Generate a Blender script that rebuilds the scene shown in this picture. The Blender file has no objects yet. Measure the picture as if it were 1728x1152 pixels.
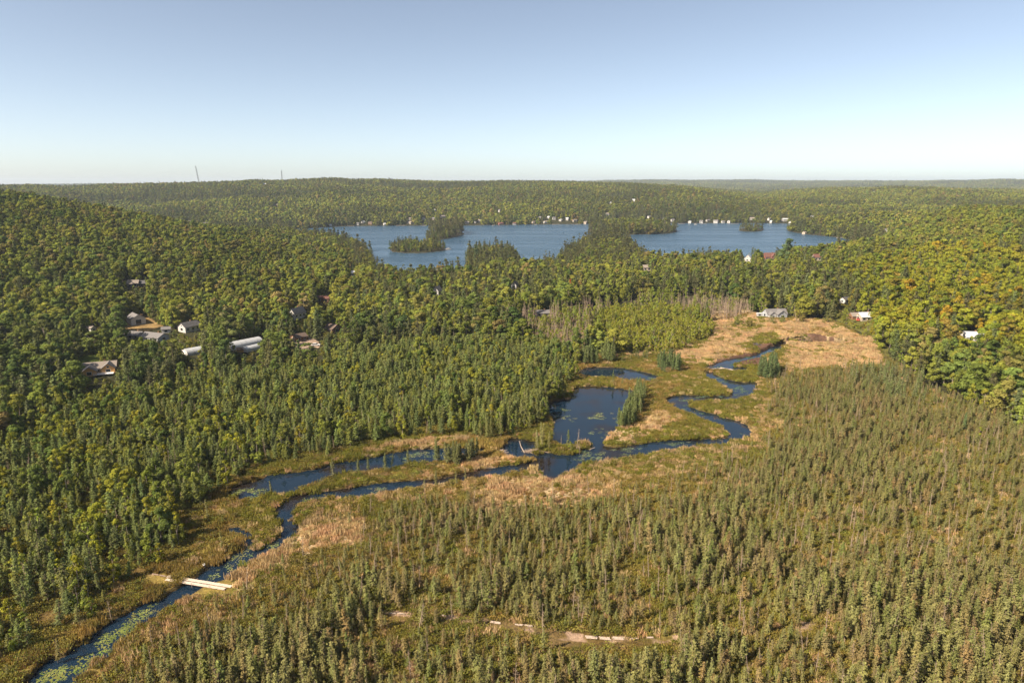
import bpy, math, random
import numpy as np
R = math.radians
rng = np.random.default_rng(7)
random.seed(7)
scene = bpy.context.scene

# ------------------------------------------------------------------ camera, sky, sun, exposure
CAMH = 85.0
F = 1152.0                      # focal length in photo pixels (1728 wide)
EYE = 312.0                     # photo row of the eye level
PITCH = math.atan((576 - EYE) / F)
cam = bpy.data.cameras.new('camera')
cam.lens = 24; cam.sensor_width = 36; cam.sensor_fit = 'HORIZONTAL'
cam.clip_start = 1; cam.clip_end = 60000
camo = bpy.data.objects.new('camera', cam); scene.collection.objects.link(camo)
camo.location = (0, 0, CAMH); camo.rotation_euler = (math.pi / 2 - PITCH, 0, 0)
scene.camera = camo
SUN_EL, SUN_AZ = R(40), R(240)   # azimuth clockwise from +Y (view direction): behind-left
w = bpy.data.worlds.new('World'); scene.world = w; w.use_nodes = True
nt = w.node_tree; nt.nodes.clear()
sky = nt.nodes.new('ShaderNodeTexSky'); sky.sky_type = 'NISHITA'; sky.sun_disc = False
sky.sun_elevation = SUN_EL; sky.sun_rotation = SUN_AZ
sky.altitude = 0; sky.air_density = 0.5; sky.dust_density = 0.85; sky.ozone_density = 1.0
bg = nt.nodes.new('ShaderNodeBackground'); bg.inputs[1].default_value = 0.1
wo = nt.nodes.new('ShaderNodeOutputWorld')
tn = nt.nodes.new('ShaderNodeVectorMath'); tn.operation = 'MULTIPLY'; tn.inputs[1].default_value = (1.08, 1.0, .86)
hs = nt.nodes.new('ShaderNodeHueSaturation'); hs.inputs['Saturation'].default_value = .87
nt.links.new(sky.outputs[0], hs.inputs['Color']); nt.links.new(hs.outputs[0], tn.inputs[0]); nt.links.new(tn.outputs[0], bg.inputs[0]); nt.links.new(bg.outputs[0], wo.inputs[0])
sl = bpy.data.lights.new('sun', 'SUN'); sl.energy = 5.0; sl.angle = R(0.5); sl.color = (1.0, 0.87, 0.70)
so = bpy.data.objects.new('sun', sl); scene.collection.objects.link(so)
so.rotation_euler = (math.pi / 2 - SUN_EL, 0, math.pi - SUN_AZ)
scene.view_settings.view_transform = 'Standard'; scene.view_settings.look = 'None'
scene.view_settings.exposure = 1.15; scene.view_settings.gamma = 1
scene.view_settings.use_curve_mapping = False
cy = scene.cycles
cy.max_bounces = 4; cy.diffuse_bounces = 2; cy.glossy_bounces = 2; cy.transmission_bounces = 2
cy.volume_bounces = 0; cy.transparent_max_bounces = 4; cy.use_denoising = True
cy.caustics_reflective = False; cy.caustics_refractive = False
cy.use_adaptive_sampling = True; cy.adaptive_threshold = 0.02

# ------------------------------------------------------------------ helpers: projection, noise, polygons
CP, SP = math.cos(PITCH), math.sin(PITCH)
def proj(x, y, z):
    """world point -> photo pixel (1728 x 1152)"""
    dz = z - CAMH
    dep = y * CP - dz * SP
    up = y * SP + dz * CP
    dep = np.maximum(dep, 0.01)
    return 864 + F * x / dep, 576 - F * up / dep
def ray(px, py):
    a, b = (px - 864) / F, (576 - py) / F
    return np.array([a, CP + b * SP, -SP + b * CP])
def gp(px, py, z=0.0):
    d = ray(px, py); t = (z - CAMH) / d[2]
    return d[0] * t, d[1] * t
def _h(ix, iy, s):
    n = (ix.astype(np.int64) * 374761393 + iy.astype(np.int64) * 668265263 + s * 974711) & 0x7fffffff
    n = ((n ^ (n >> 13)) * 1274126177) & 0x7fffffff
    n = n ^ (n >> 16)
    return (n & 0xffff) / 65535.0
def vn(x, y, sc, s=0):
    x = np.asarray(x, float) / sc; y = np.asarray(y, float) / sc
    ix, iy = np.floor(x), np.floor(y); fx, fy = x - ix, y - iy
    fx = fx * fx * (3 - 2 * fx); fy = fy * fy * (3 - 2 * fy)
    a, b = _h(ix, iy, s), _h(ix + 1, iy, s); c, d = _h(ix, iy + 1, s), _h(ix + 1, iy + 1, s)
    return (a * (1 - fx) + b * fx) * (1 - fy) + (c * (1 - fx) + d * fx) * fy
def fbm(x, y, sc, s=0, o=3):
    r = 0; a = 1; t = 0
    for i in range(o):
        r = r + a * vn(x, y, sc / 2 ** i, s + i * 17); t += a; a *= .5
    return r / t
def sst(a, b, x):
    t = np.clip((np.asarray(x, float) - a) / (b - a), 0, 1); return t * t * (3 - 2 * t)
def chaikin(p, n=1):
    p = np.array(p, float)
    for _ in range(n):
        q = np.roll(p, -1, 0); p = np.stack([.75 * p + .25 * q, .25 * p + .75 * q], 1).reshape(-1, 2)
    return p
def inpoly(px, py, poly):
    poly = np.asarray(poly, float); r = np.zeros(np.shape(px), bool)
    sel = (px > poly[:, 0].min()) & (px < poly[:, 0].max()) & (py > poly[:, 1].min()) & (py < poly[:, 1].max())
    X, Y = px[sel], py[sel]; c = np.zeros(X.shape, bool)
    x1, y1 = poly[-1]
    for x0, y0 in poly:
        if y0 != y1:
            m = (y0 > Y) != (y1 > Y)
            c ^= m & (X < (x1 - x0) * (Y - y0) / (y1 - y0) + x0)
        x1, y1 = x0, y0
    r[sel] = c
    return r
def sdf(x, y, poly, far=40.0):
    """signed distance in metres, negative inside, clamped to far"""
    out = np.full(x.shape, far)
    mn, mx = poly.min(0) - far, poly.max(0) + far
    idx = np.nonzero((x > mn[0]) & (x < mx[0]) & (y > mn[1]) & (y < mx[1]))[0]
    q = np.roll(poly, -1, 0); e = q - poly; L = (e ** 2).sum(1) + 1e-9
    for k in range(0, len(idx), 20000):
        i = idx[k:k + 20000]; dx = x[i, None] - poly[None, :, 0]; dy = y[i, None] - poly[None, :, 1]
        t = np.clip((dx * e[:, 0] + dy * e[:, 1]) / L, 0, 1)
        d = np.sqrt(((dx - t * e[:, 0]) ** 2 + (dy - t * e[:, 1]) ** 2).min(1))
        out[i] = np.minimum(d, far)
    ins = inpoly(x, y, poly)
    out[ins] = -out[ins]
    return out

# ------------------------------------------------------------------ water outlines (traced in the photo, laid on the ground plane)
def G(pts, n=1):
    return chaikin([gp(a, b) for a, b in pts], n)
STREAMS = [
 [(20,1180),(78,1112),(103,1109),(123,1095),(144,1077),(180,1051),(218,1033),(239,1020),(290,1000),(319,979),(342,966),(350,955),(378,946),(406,928),(413,910),(402,903),(378,902),(378,892),(405,891),(432,905),(426,922),(432,930),(452,918),(470,907),(472,895),(465,882),(464,866),(470,857),(484,849),(497,841),(499,838),(532,833),(572,828),(607,823),(657,815),(732,811),(767,804),(807,794),(864,786),(903,781),(911,790),(901,790),(864,798),(794,809),(757,814),(727,819),(682,826),(632,834),(582,841),(514,846),(494,857),(494,871),(505,887),(504,902),(486,918),(468,928),(440,941),(421,948),(385,974),(334,1000),(295,1023),(257,1046),(242,1059),(218,1077),(193,1095),(180,1112),(154,1128),(120,1180)],
 [(385,832),(395,823),(432,812),(457,801),(507,799),(537,793),(557,785),(594,780),(632,775),(657,765),(694,762),(734,759),(782,758),(820,758),(812,766),(780,770),(740,779),(702,781),(652,793),(592,798),(557,808),(524,818),(500,828),(482,834),(447,835),(432,843),(408,845)],
 [(849,770),(850,747),(874,740),(882,744),(906,747),(908,755),(897,760),(893,768),(905,772),(911,771),(916,765),(929,765),(942,769),(962,770),(980,766),(982,761),(1003,760),(1014,754),(1029,756),(1044,757),(1079,752),(1114,745),(1164,744),(1189,743),(1234,740),(1231,730),(1224,723),(1189,708),(1151,693),(1129,679),(1136,670),(1164,668),(1214,669),(1239,669),(1243,663),(1221,650),(1189,635),(1190,626),(1199,628),(1214,638),(1254,648),(1276,645),(1276,660),(1254,673),(1214,677),(1165,676),(1154,682),(1176,693),(1214,703),(1254,715),(1265,725),(1257,740),(1234,747),(1189,753),(1126,759),(1089,765),(1049,775),(1005,781),(974,784),(967,790),(952,798),(935,807),(923,809),(914,793),(909,784),(905,775),(891,772),(870,771)],
 [(969,654),(999,652),(1039,655),(1071,660),(1064,675),(1049,700),(1024,738),(1013,748),(1016,757),(1005,757),(1011,752),(984,744),(960,750),(944,752),(931,732),(939,715),(927,698),(924,683),(950,676),(971,670)],
 [(1193,617),(1216,613),(1231,607),(1261,603),(1285,598),(1295,590),(1313,582),(1326,577),(1328,583),(1311,592),(1295,600),(1274,604),(1251,609),(1234,615),(1240,620),(1266,622),(1261,627),(1235,627),(1216,624),(1196,621)],
 [(1326,577),(1360,574),(1400,578),(1428,580),(1424,585),(1390,583),(1355,579)],
 [(974,622),(1039,620),(1076,627),(1110,634),(1106,643),(1064,642),(1026,638),(979,634)],
]
STREAMS = [G(p) for p in STREAMS]
LAKE = G([(470,387),(510,386),(560,383),(600,381.5),(700,381),(790,380.5),(870,379.5),(1000,378),(1100,377),(1200,376.5),(1290,376.5),(1345,378),(1352,380),(1325,385),(1330,391),(1370,397),(1420,401),(1448,404),(1440,420),(1395,436),(1250,443),(1130,445),(1095,440),(1078,425),(1060,414),(1020,408),(988,414),(955,430),(935,450),(895,458),(878,446),(868,430),(835,424),(798,427),(787,434),(790,452),(780,464),(720,472),(650,470),(634,450),(628,437),(610,420),(565,409),(515,401),(480,394)])
ISLES = [G(p) for p in (
 [(654,424),(670,416),(700,412),(735,413),(752,419),(745,424),(715,427),(680,428)],
 [(716,403),(722,396),(745,389),(775,389),(786,394),(770,400),(740,406),(720,408)],
 [(988,390),(1000,384),(1060,381),(1120,384),(1146,389),(1135,394),(1090,396),(1040,396),(1005,394)],
 [(1243,388),(1255,384.5),(1280,384.5),(1291,388),(1280,391),(1255,391)])]
OPEN = [(-600,1900),(-200,1250),(0,1100),(60,1078),(150,1046),(222,1003),(225,962),(300,940),(335,905),(320,870),(385,828),(440,797),(560,772),(640,752),(740,742),(830,740),(880,735),(925,705),(925,690),(955,668),(960,640),(975,606),(1040,600),(1100,598),(1190,580),(1195,545),(1250,530),(1290,545),(1400,550),(1450,570),(1490,600),(1480,622),(1330,628),(1300,640),(1300,660),(1295,700),(1290,740),(1260,768),(1150,803),(1000,832),(900,846),(800,846),(720,850),(640,852),(560,880),(530,930),(480,970),(400,1010),(330,1050),(260,1095),(200,1130),(150,1210),(-100,1900)]
CONL = [(-1800,2600),(-900,850),(0,760),(120,705),(300,660),(560,620),(700,592),(860,588),(960,600),(1000,640),(900,750),(400,850),(350,980),(50,1130),(-500,2600)]
BOGR = [(-300,2600),(150,1150),(380,980),(540,830),(900,790),(1150,760),(1280,700),(1285,610),(1470,590),(1560,650),(1640,690),(1728,735),(2600,980),(3200,2600)]
SHRB = [(995,560),(1010,540),(1050,528),(1180,535),(1197,570),(1130,598),(1010,596)]
DEAD = [(862,548),(1010,522),(1080,508),(1240,508),(1240,540),(1190,548),(1000,560),(990,600),(885,592)]

def warp(x, y, a=13.0):
    xw = x + (fbm(x, y, 14, 91, 3) - .5) * a; yw = y + (fbm(x, y, 14, 92, 3) - .5) * a * 1.6
    return proj(xw, yw, np.zeros_like(xw))
# ------------------------------------------------------------------ terrain height
SKYPX = np.array([-900,-200,0,100,200,330,430,476,530,560,600,640,700,850,950,1050,1150,1220,1290,1340,1400,1500,1620,1728,1900,2600.])
SKYAZ = np.arctan2(SKYPX - 864, F * CP + 270 * SP)
SKYH = np.array([61,65,59,55,60,68,86,83,90,93,85,84,77,80,78,67,62,45,30,44,54,56,47,42,43,50.]) - 3
FARH = np.array([41,48,44,49,49,55,55,60,66,70,71,70,82,85,99,102,104,97,90,92,90,96,108,108,95,75.]) - 3
def ground(x, y, full=False):
    x = np.atleast_1d(np.asarray(x, float)); y = np.atleast_1d(np.asarray(y, float))
    d = np.hypot(x, y); az = np.arctan2(x, y)
    s = np.full(x.shape, 60.0); sl = np.full(x.shape, 200.0)
    near = np.nonzero((d < 470) & (y > 60))[0]
    if len(near):
        v = np.full(len(near), 60.0)
        for p in STREAMS:
            v = np.minimum(v, sdf(x[near], y[near], p))
        v = v + ((fbm(x[near], y[near], 2.4, 5, 2) - .5) * 1.3 + (fbm(x[near], y[near], 8, 6, 2) - .5) * 1.0 - .35) * sst(20, 3, np.abs(v)) + .85 * sst(190, 150, d[near]) - .45 * sst(170, 220, d[near])
        s[near] = v
    far = np.nonzero((y > 500) & (y < 2100) & (np.abs(x) < 1200))[0]
    if len(far):
        v = sdf(x[far], y[far], LAKE, 200.0)
        for p in ISLES:
            v = np.maximum(v, -sdf(x[far], y[far], p, 200.0))
        sl[far] = v + (fbm(x[far], y[far], 22, 9, 2) - .5) * 9
    h = 0.8 + 3 * fbm(x, y, 140, 3) * sst(380, 700, d)
    h = h + 68 * np.exp(-((x + 600) / 187) ** 2 / 2 * np.where(x < -600, .1, 1) - ((y - 690) / 170) ** 2 / 2)
    h = h + 9 * np.exp(-((x + 330) / 120) ** 2 / 2 - ((y - 560) / 90) ** 2 / 2)
    h = h + 44 * np.exp(-((x - 680) / 230) ** 2 / 2 * np.where(x > 680, .1, 1) - ((y - 640) / 240) ** 2 / 2)
    h = h + 26 * np.exp(-((x - 560) / 170) ** 2 / 2 - ((y - 1050) / 190) ** 2 / 2)
    prof = np.interp(az, SKYAZ, SKYH)
    lump = (fbm(x, y, 460, 21, 4) - .5)
    rise = sst(1250, 3000, d) ** .8 * (1 - .75 * sst(3100, 4800, d))
    h = h + rise * (prof - 4) + lump * 62 * sst(1500, 2100, d) * (1 - .75 * sst(2400, 3000, d))
    h = h + sst(1450, 1900, d) * 16 * (fbm(x, y, 300, 33, 2))
    farp = np.interp(az, SKYAZ, FARH)
    h = h + sst(4800, 9000, d) * (farp - prof * .25) + (fbm(x, y, 1500, 41, 3) - .5) * 60 * sst(4500, 7000, d)
    h = h - sst(9500, 12500, d) * 60
    # bog and shores
    u, v = proj(x, y, np.zeros_like(x))
    flat = sst(430, 330, d) * sst(-0.62, -0.5, az)
    h = h * (1 - flat) + flat * (0.45 + .35 * fbm(x, y, 7, 13, 2))
    k = sst(0, 130, sl) if True else 1
    h = (h - 1) * np.clip(k, 0, 1) + np.minimum(1.0, .3 + np.maximum(sl, 0) * .08)
    h = np.where(sl < 0, -1 + 0 * h, h)
    bank = sst(-.2, .8, s)
    h = h * bank + (1 - bank) * (-.6)
    if full: return h, s, sl, u, v, d, az
    return h
def hit(px, py):
    """where the line of sight of a photo pixel meets the ground"""
    d = ray(px, py); t = np.concatenate([np.arange(80, 900, 1.0), np.arange(900, 6000, 4.0), np.arange(6000, 16000, 20.0)])
    x, y, z = d[0] * t, d[1] * t, CAMH + d[2] * t
    g = ground(x, y); i = np.nonzero(z <= g)[0]
    i = i[0] if len(i) else len(t) - 1
    return float(x[i]), float(y[i]), float(g[i])

# ------------------------------------------------------------------ materials
def mat(name, build, rough=.8):
    m = bpy.data.materials.new(name); m.use_nodes = True
    n = m.node_tree; n.nodes.clear()
    out = n.nodes.new('ShaderNodeOutputMaterial'); build(n, out); return m
def N(n, t, **kw):
    o = n.nodes.new(t)
    for k, v in kw.items():
        if k.startswith('i_'): o.inputs[int(k[2:])].default_value = v
        else: setattr(o, k, v)
    return o
def simple(name, col, rough=.7, var=.25, scale=3.0, spec=.3, metal=0.0, bump=0.0):
    def b(n, out):
        p = N(n, 'ShaderNodeBsdfPrincipled'); p.inputs['Roughness'].default_value = rough
        p.inputs['Specular IOR Level'].default_value = spec; p.inputs['Metallic'].default_value = metal
        tc = N(n, 'ShaderNodeTexCoord'); no = N(n, 'ShaderNodeTexNoise'); no.inputs['Scale'].default_value = scale; no.inputs['Detail'].default_value = 5
        n.links.new(tc.outputs['Object'], no.inputs['Vector'])
        mr = N(n, 'ShaderNodeMapRange'); mr.inputs[1].default_value = .3; mr.inputs[2].default_value = .7
        mr.inputs[3].default_value = 1 - var; mr.inputs[4].default_value = 1 + var
        n.links.new(no.outputs['Fac'], mr.inputs[0])
        mx = N(n, 'ShaderNodeVectorMath', operation='SCALE'); mx.inputs[0].default_value = col
        n.links.new(mr.outputs[0], mx.inputs['Scale']); n.links.new(mx.outputs[0], p.inputs['Base Color'])
        if bump:
            bp = N(n, 'ShaderNodeBump'); bp.inputs['Strength'].default_value = bump; bp.inputs['Distance'].default_value = .05
            n.links.new(no.outputs['Fac'], bp.inputs['Height']); n.links.new(bp.outputs[0], p.inputs['Normal'])
        n.links.new(p.outputs[0], out.inputs[0])
    return mat(name, b)
def foliage(name, col, trans=.25, var=.35, scale=.6):
    """leaf material: own colour x per-tree tint x leaf-scale variation, some light passes through"""
    def b(n, out):
        at = N(n, 'ShaderNodeAttribute', attribute_type='INSTANCER', attribute_name='tint')
        ge = N(n, 'ShaderNodeTexCoord'); no = N(n, 'ShaderNodeTexNoise'); no.inputs['Scale'].default_value = scale; no.inputs['Detail'].default_value = 4
        n.links.new(ge.outputs['Object'], no.inputs['Vector'])
        mr = N(n, 'ShaderNodeMapRange'); mr.inputs[1].default_value = .3; mr.inputs[2].default_value = .7
        mr.inputs[3].default_value = 1 - var; mr.inputs[4].default_value = 1 + var
        n.links.new(no.outputs['Fac'], mr.inputs[0])
        m1 = N(n, 'ShaderNodeVectorMath', operation='MULTIPLY'); m1.inputs[1].default_value = col
        n.links.new(at.outputs['Vector'], m1.inputs[0])
        m2 = N(n, 'ShaderNodeVectorMath', operation='SCALE')
        n.links.new(m1.outputs[0], m2.inputs[0]); n.links.new(mr.outputs[0], m2.inputs['Scale'])
        df = N(n, 'ShaderNodeBsdfDiffuse'); tr = N(n, 'ShaderNodeBsdfTranslucent'); mx = N(n, 'ShaderNodeMixShader'); mx.inputs[0].default_value = trans
        n.links.new(m2.outputs[0], df.inputs[0]); n.links.new(m2.outputs[0], tr.inputs[0])
        n.links.new(df.outputs[0], mx.inputs[1]); n.links.new(tr.outputs[0], mx.inputs[2])
        n.links.new(mx.outputs[0], out.inputs[0])
    return mat(name, b)
M_LEAF = foliage('broad_leaves', (.168, .183, .037), .18)
M_NEED = foliage('spruce_needles', (.19, .18, .064), .15, .35, 1.2)
M_TAM = foliage('tamarack_needles', (.17, .17, .056), .18, .3, 1.0)
M_PINE = foliage('pine_needles', (.112, .128, .05), .15, .3, .8)
M_SHR = foliage('shrub_leaves', (.19, .175, .04), .2, .35, 1.5)
M_SEDGE = foliage('sedge_blades', (.27, .2, .075), .25, .3, 2.0)
M_LILY = foliage('lily_pads', (.2, .21, .08), .05, .2, 2.0)
M_BARK = simple('grey_bark', (.16, .13, .105), .9, .4, 4)
M_BARKD = simple('brown_bark', (.09, .065, .045), .9, .4, 4)
M_DEADW = simple('bleached_dead_wood', (.36, .28, .22), .85, .35, 5)
M_SNAG = simple('weathered_snag_wood', (.27, .20, .14), .85, .4, 5)

def b_ground(n, out):
    p = N(n, 'ShaderNodeBsdfPrincipled'); p.inputs['Roughness'].default_value = .95; p.inputs['Specular IOR Level'].default_value = .1
    at = N(n, 'ShaderNodeAttribute', attribute_type='GEOMETRY', attribute_name='soil')
    ge = N(n, 'ShaderNodeNewGeometry')
    n1 = N(n, 'ShaderNodeTexNoise'); n1.inputs['Scale'].default_value = 1.4; n1.inputs['Detail'].default_value = 8; n1.inputs['Roughness'].default_value = .7
    n2 = N(n, 'ShaderNodeTexNoise'); n2.inputs['Scale'].default_value = .16; n2.inputs['Detail'].default_value = 5
    for q in (n1, n2): n.links.new(ge.outputs['Position'], q.inputs['Vector'])
    mr = N(n, 'ShaderNodeMapRange'); mr.inputs[1].default_value = .3; mr.inputs[2].default_value = .7; mr.inputs[3].default_value = .55; mr.inputs[4].default_value = 1.45
    n.links.new(n1.outputs['Fac'], mr.inputs[0])
    mr2 = N(n, 'ShaderNodeMapRange'); mr2.inputs[1].default_value = .35; mr2.inputs[2].default_value = .65; mr2.inputs[3].default_value = .75; mr2.inputs[4].default_value = 1.25
    n.links.new(n2.outputs['Fac'], mr2.inputs[0])
    mu = N(n, 'ShaderNodeMath', operation='MULTIPLY'); n.links.new(mr.outputs[0], mu.inputs[0]); n.links.new(mr2.outputs[0], mu.inputs[1])
    sc = N(n, 'ShaderNodeVectorMath', operation='SCALE'); n.links.new(at.outputs['Vector'], sc.inputs[0]); n.links.new(mu.outputs[0], sc.inputs['Scale'])
    n.links.new(sc.outputs[0], p.inputs['Base Color'])
    bp = N(n, 'ShaderNodeBump'); bp.inputs['Strength'].default_value = .9; bp.inputs['Distance'].default_value = .5
    n.links.new(n1.outputs['Fac'], bp.inputs['Height']); n.links.new(bp.outputs[0], p.inputs['Normal'])
    n.links.new(p.outputs[0], out.inputs[0])
M_GROUND = mat('ground_soil', b_ground)

def water(name, col, bumps, rough, streak, col2=None):
    def b(n, out):
        p = N(n, 'ShaderNodeBsdfPrincipled'); p.inputs['IOR'].default_value = 1.33
        p.inputs['Base Color'].default_value = (*col, 1); p.inputs['Roughness'].default_value = rough
        ge = N(n, 'ShaderNodeNewGeometry')
        prev = None
        mp = N(n, 'ShaderNodeMapping'); mp.inputs['Scale'].default_value = streak; n.links.new(ge.outputs['Position'], mp.inputs['Vector'])
        big = N(n, 'ShaderNodeTexNoise'); big.inputs['Scale'].default_value = 1; big.inputs['Detail'].default_value = 4; n.links.new(mp.outputs[0], big.inputs['Vector'])
        mr = N(n, 'ShaderNodeMapRange'); mr.inputs[1].default_value = .4; mr.inputs[2].default_value = .56; mr.inputs[3].default_value = .12; mr.inputs[4].default_value = 1
        n.links.new(big.outputs['Fac'], mr.inputs[0])
        for scl, st, dist in bumps:
            t = N(n, 'ShaderNodeTexNoise'); t.inputs['Scale'].default_value = scl; t.inputs['Detail'].default_value = 2; n.links.new(ge.outputs['Position'], t.inputs['Vector'])
            bp = N(n, 'ShaderNodeBump'); bp.inputs['Distance'].default_value = dist
            ms = N(n, 'ShaderNodeMath', operation='MULTIPLY'); ms.inputs[1].default_value = st; n.links.new(mr.outputs[0], ms.inputs[0]); n.links.new(ms.outputs[0], bp.inputs['Strength'])
            n.links.new(t.outputs['Fac'], bp.inputs['Height'])
            if prev: n.links.new(prev.outputs[0], bp.inputs['Normal'])
            prev = bp
        n.links.new(prev.outputs[0], p.inputs['Normal'])
        if col2:
            mx = N(n, 'ShaderNodeMix', data_type='RGBA'); mx.inputs[6].default_value = (*col, 1); mx.inputs[7].default_value = (*col2, 1)
            s = N(n, 'ShaderNodeTexNoise'); s.inputs['Scale'].default_value = .07; s.inputs['Detail'].default_value = 5; n.links.new(ge.outputs['Position'], s.inputs['Vector'])
            m2 = N(n, 'ShaderNodeMapRange'); m2.inputs[1].default_value = .5; m2.inputs[2].default_value = .62; n.links.new(s.outputs['Fac'], m2.inputs[0])
            n.links.new(m2.outputs[0], mx.inputs[0]); n.links.new(mx.outputs[2], p.inputs['Base Color'])
        n.links.new(p.outputs[0], out.inputs[0])
    return mat(name, b)
M_LAKE = water('lake_water', (.03, .07, .115), [(.35, 1.0, 2.4), (1.6, 1.0, .6)], .26, (.0045, .02, 1))
M_STREAM = water('stream_water', (.006, .016, .030), [(.35, .25, .06), (2.2, .3, .02)], .04, (.02, .02, 1), (.014, .011, .010))

# ------------------------------------------------------------------ object helpers
def mesh_np(name, verts, faces, mats, midx=None, smooth=False):
    me = bpy.data.meshes.new(name)
    verts = np.asarray(verts, np.float32); faces = np.asarray(faces, np.int32)
    nf, k = faces.shape
    me.vertices.add(len(verts)); me.vertices.foreach_set('co', verts.ravel())
    me.loops.add(nf * k); me.loops.foreach_set('vertex_index', faces.ravel())
    me.polygons.add(nf); me.polygons.foreach_set('loop_start', np.arange(0, nf * k, k, dtype=np.int32))
    if midx is not None: me.polygons.foreach_set('material_index', np.asarray(midx, np.int32))
    me.polygons.foreach_set('use_smooth', np.full(nf, smooth))
    for m in mats: me.materials.append(m)
    me.update(calc_edges=True); return me
def link(name, me, parent=None, loc=None, rz=0.0):
    o = bpy.data.objects.new(name, me); scene.collection.objects.link(o)
    if parent is not None: o.parent = parent
    if loc is not None: o.location = loc
    if rz: o.rotation_euler = (0, 0, rz)
    return o
def tag(o, label=None, cat=None, group=None, kind=None):
    for k, v in (('label', label), ('category', cat), ('group', group), ('kind', kind)):
        if v: o[k] = v
    return o
class MB:
    """collects quads and triangles (as degenerate-free polygons) for one mesh"""
    def __init__(s): s.v = []; s.f = []
    def poly(s, pts):
        b = len(s.v); s.v += [tuple(p) for p in pts]; s.f.append(tuple(range(b, b + len(pts))))
    def box(s, x0, x1, y0, y1, z0, z1):
        b = len(s.v)
        s.v += [(x, y, z) for x in (x0, x1) for y in (y0, y1) for z in (z0, z1)]
        s.f += [tuple(b + i for i in q) for q in ((0,1,3,2),(4,6,7,5),(0,4,5,1),(2,3,7,6),(0,2,6,4),(1,5,7,3))]
    def tube(s, pts, rad, n=6, cap=True):
        b = len(s.v); pts = [np.array(p, float) for p in pts]
        for i, p in enumerate(pts):
            t = pts[min(i + 1, len(pts) - 1)] - pts[max(i - 1, 0)]; t = t / (np.linalg.norm(t) + 1e-9)
            a = np.cross(t, (0, 0, 1) if abs(t[2]) < .9 else (1, 0, 0)); a /= np.linalg.norm(a); c = np.cross(t, a)
            r = rad[i] if hasattr(rad, '__len__') else rad
            for k in range(n):
                q = p + r * (a * math.cos(k * 2 * math.pi / n) + c * math.sin(k * 2 * math.pi / n)); s.v.append(tuple(q))
        for i in range(len(pts) - 1):
            for k in range(n):
                k2 = (k + 1) % n; s.f.append((b + i * n + k, b + i * n + k2, b + (i + 1) * n + k2, b + (i + 1) * n + k))
        if cap:
            s.f.append(tuple(b + k for k in range(n))[::-1]); e = b + (len(pts) - 1) * n; s.f.append(tuple(e + k for k in range(n)))
    def mesh(s, name, m):
        me = bpy.data.meshes.new(name); me.from_pydata(s.v, [], s.f); me.materials.append(m); me.update(); return me
    def build(s, name, m, parent=None, loc=None, rz=0.0):
        return link(name, s.mesh(name, m), parent, loc, rz)

# ------------------------------------------------------------------ ground sheet
az = np.concatenate([np.linspace(-47, 47, 1120), np.linspace(51, 309, 66)]); az = np.radians(az)
rad = [20.0]
while rad[-1] < 13000:
    r = rad[-1]; rad.append(r * (1.03 if r < 85 else 1.003 if r < 440 else 1.006 if r < 4200 else 1.025))
rad = np.array(rad)
A, D = np.meshgrid(az, rad); nr, nc = A.shape
X, Y = (D * np.sin(A)).ravel(), (D * np.cos(A)).ravel()
Z, S, SL, U, V, DD, AZ = ground(X, Y, True)
U0, V0 = U, V
U, V = warp(X, Y)
n1, n2, n3 = fbm(X, Y, 9, 51), fbm(X, Y, 28, 52), fbm(X, Y, 3.2, 53, 2)
col = np.tile(np.array([.035, .034, .014]), (len(X), 1))
def paint(c, w): 
    global col
    w = np.clip(w, 0, 1)[:, None]; col = col * (1 - w) + np.array(c) * w
bog = inpoly(U, V, BOGR) | inpoly(U, V, OPEN) | inpoly(U, V, CONL)
paint((.13, .085, .028), bog * (Y > 0) * .9)
paint((.19, .13, .06), (inpoly(U, V, BOGR) & (Y > 0)) * sst(.45, .62, n2))
paint((.14, .12, .03), (inpoly(U, V, BOGR) & (Y > 0)) * sst(.56, .7, n1) * .6)
op = (inpoly(U, V, OPEN) & (Y > 0)).astype(float)
paint((.16, .135, .026), op)
paint((.13, .13, .018), op * sst(.48, .6, n1))
paint((.22, .155, .045), op * sst(.5, .62, n2) * .8)
TAN = [[(1195,560),(1260,548),(1400,553),(1470,580),(1488,608),(1460,622),(1330,618),(1335,590),(1300,565),(1240,590),(1195,600)],
       [(1190,520),(1260,528),(1290,548),(1230,560),(1190,556)], [(1010,735),(1050,715),(1110,700),(1150,712),(1120,738),(1060,750),(1020,750)],
       [(810,812),(880,806),(905,800),(1000,812),(1060,830),(980,850),(880,866),(820,862)], [(600,775),(660,758),(730,745),(800,743),(760,756),(670,766),(610,782)],
       [(500,905),(560,880),(640,870),(600,930),(520,950),(440,985),(400,975),(450,940)], [(740,800),(800,780),(860,775),(900,772),(860,785),(790,796)],
       [(1160,590),(1240,580),(1260,596),(1180,615),(1120,612)], [(900,560),(1000,560),(1190,590),(1100,604),(980,606),(900,596)]]
for p in TAN: paint((.42, .31, .18), (inpoly(U, V, p) & (Y > 0)) * sst(.3, .55, n3 * .6 + n1 * .4) * .9)
MUD = [[(1180,620),(1200,608),(1260,597),(1285,590),(1270,583),(1290,580),(1312,584),(1290,603),(1240,612),(1195,624)], [(1235,614),(1262,606),(1300,606),(1290,622),(1240,619)], [(1330,575),(1380,573),(1430,579),(1432,583),(1380,580),(1330,579)]]
for p in MUD: paint((.11, .055, .042), (inpoly(U, V, p) & (Y > 0)) * .9)
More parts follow.
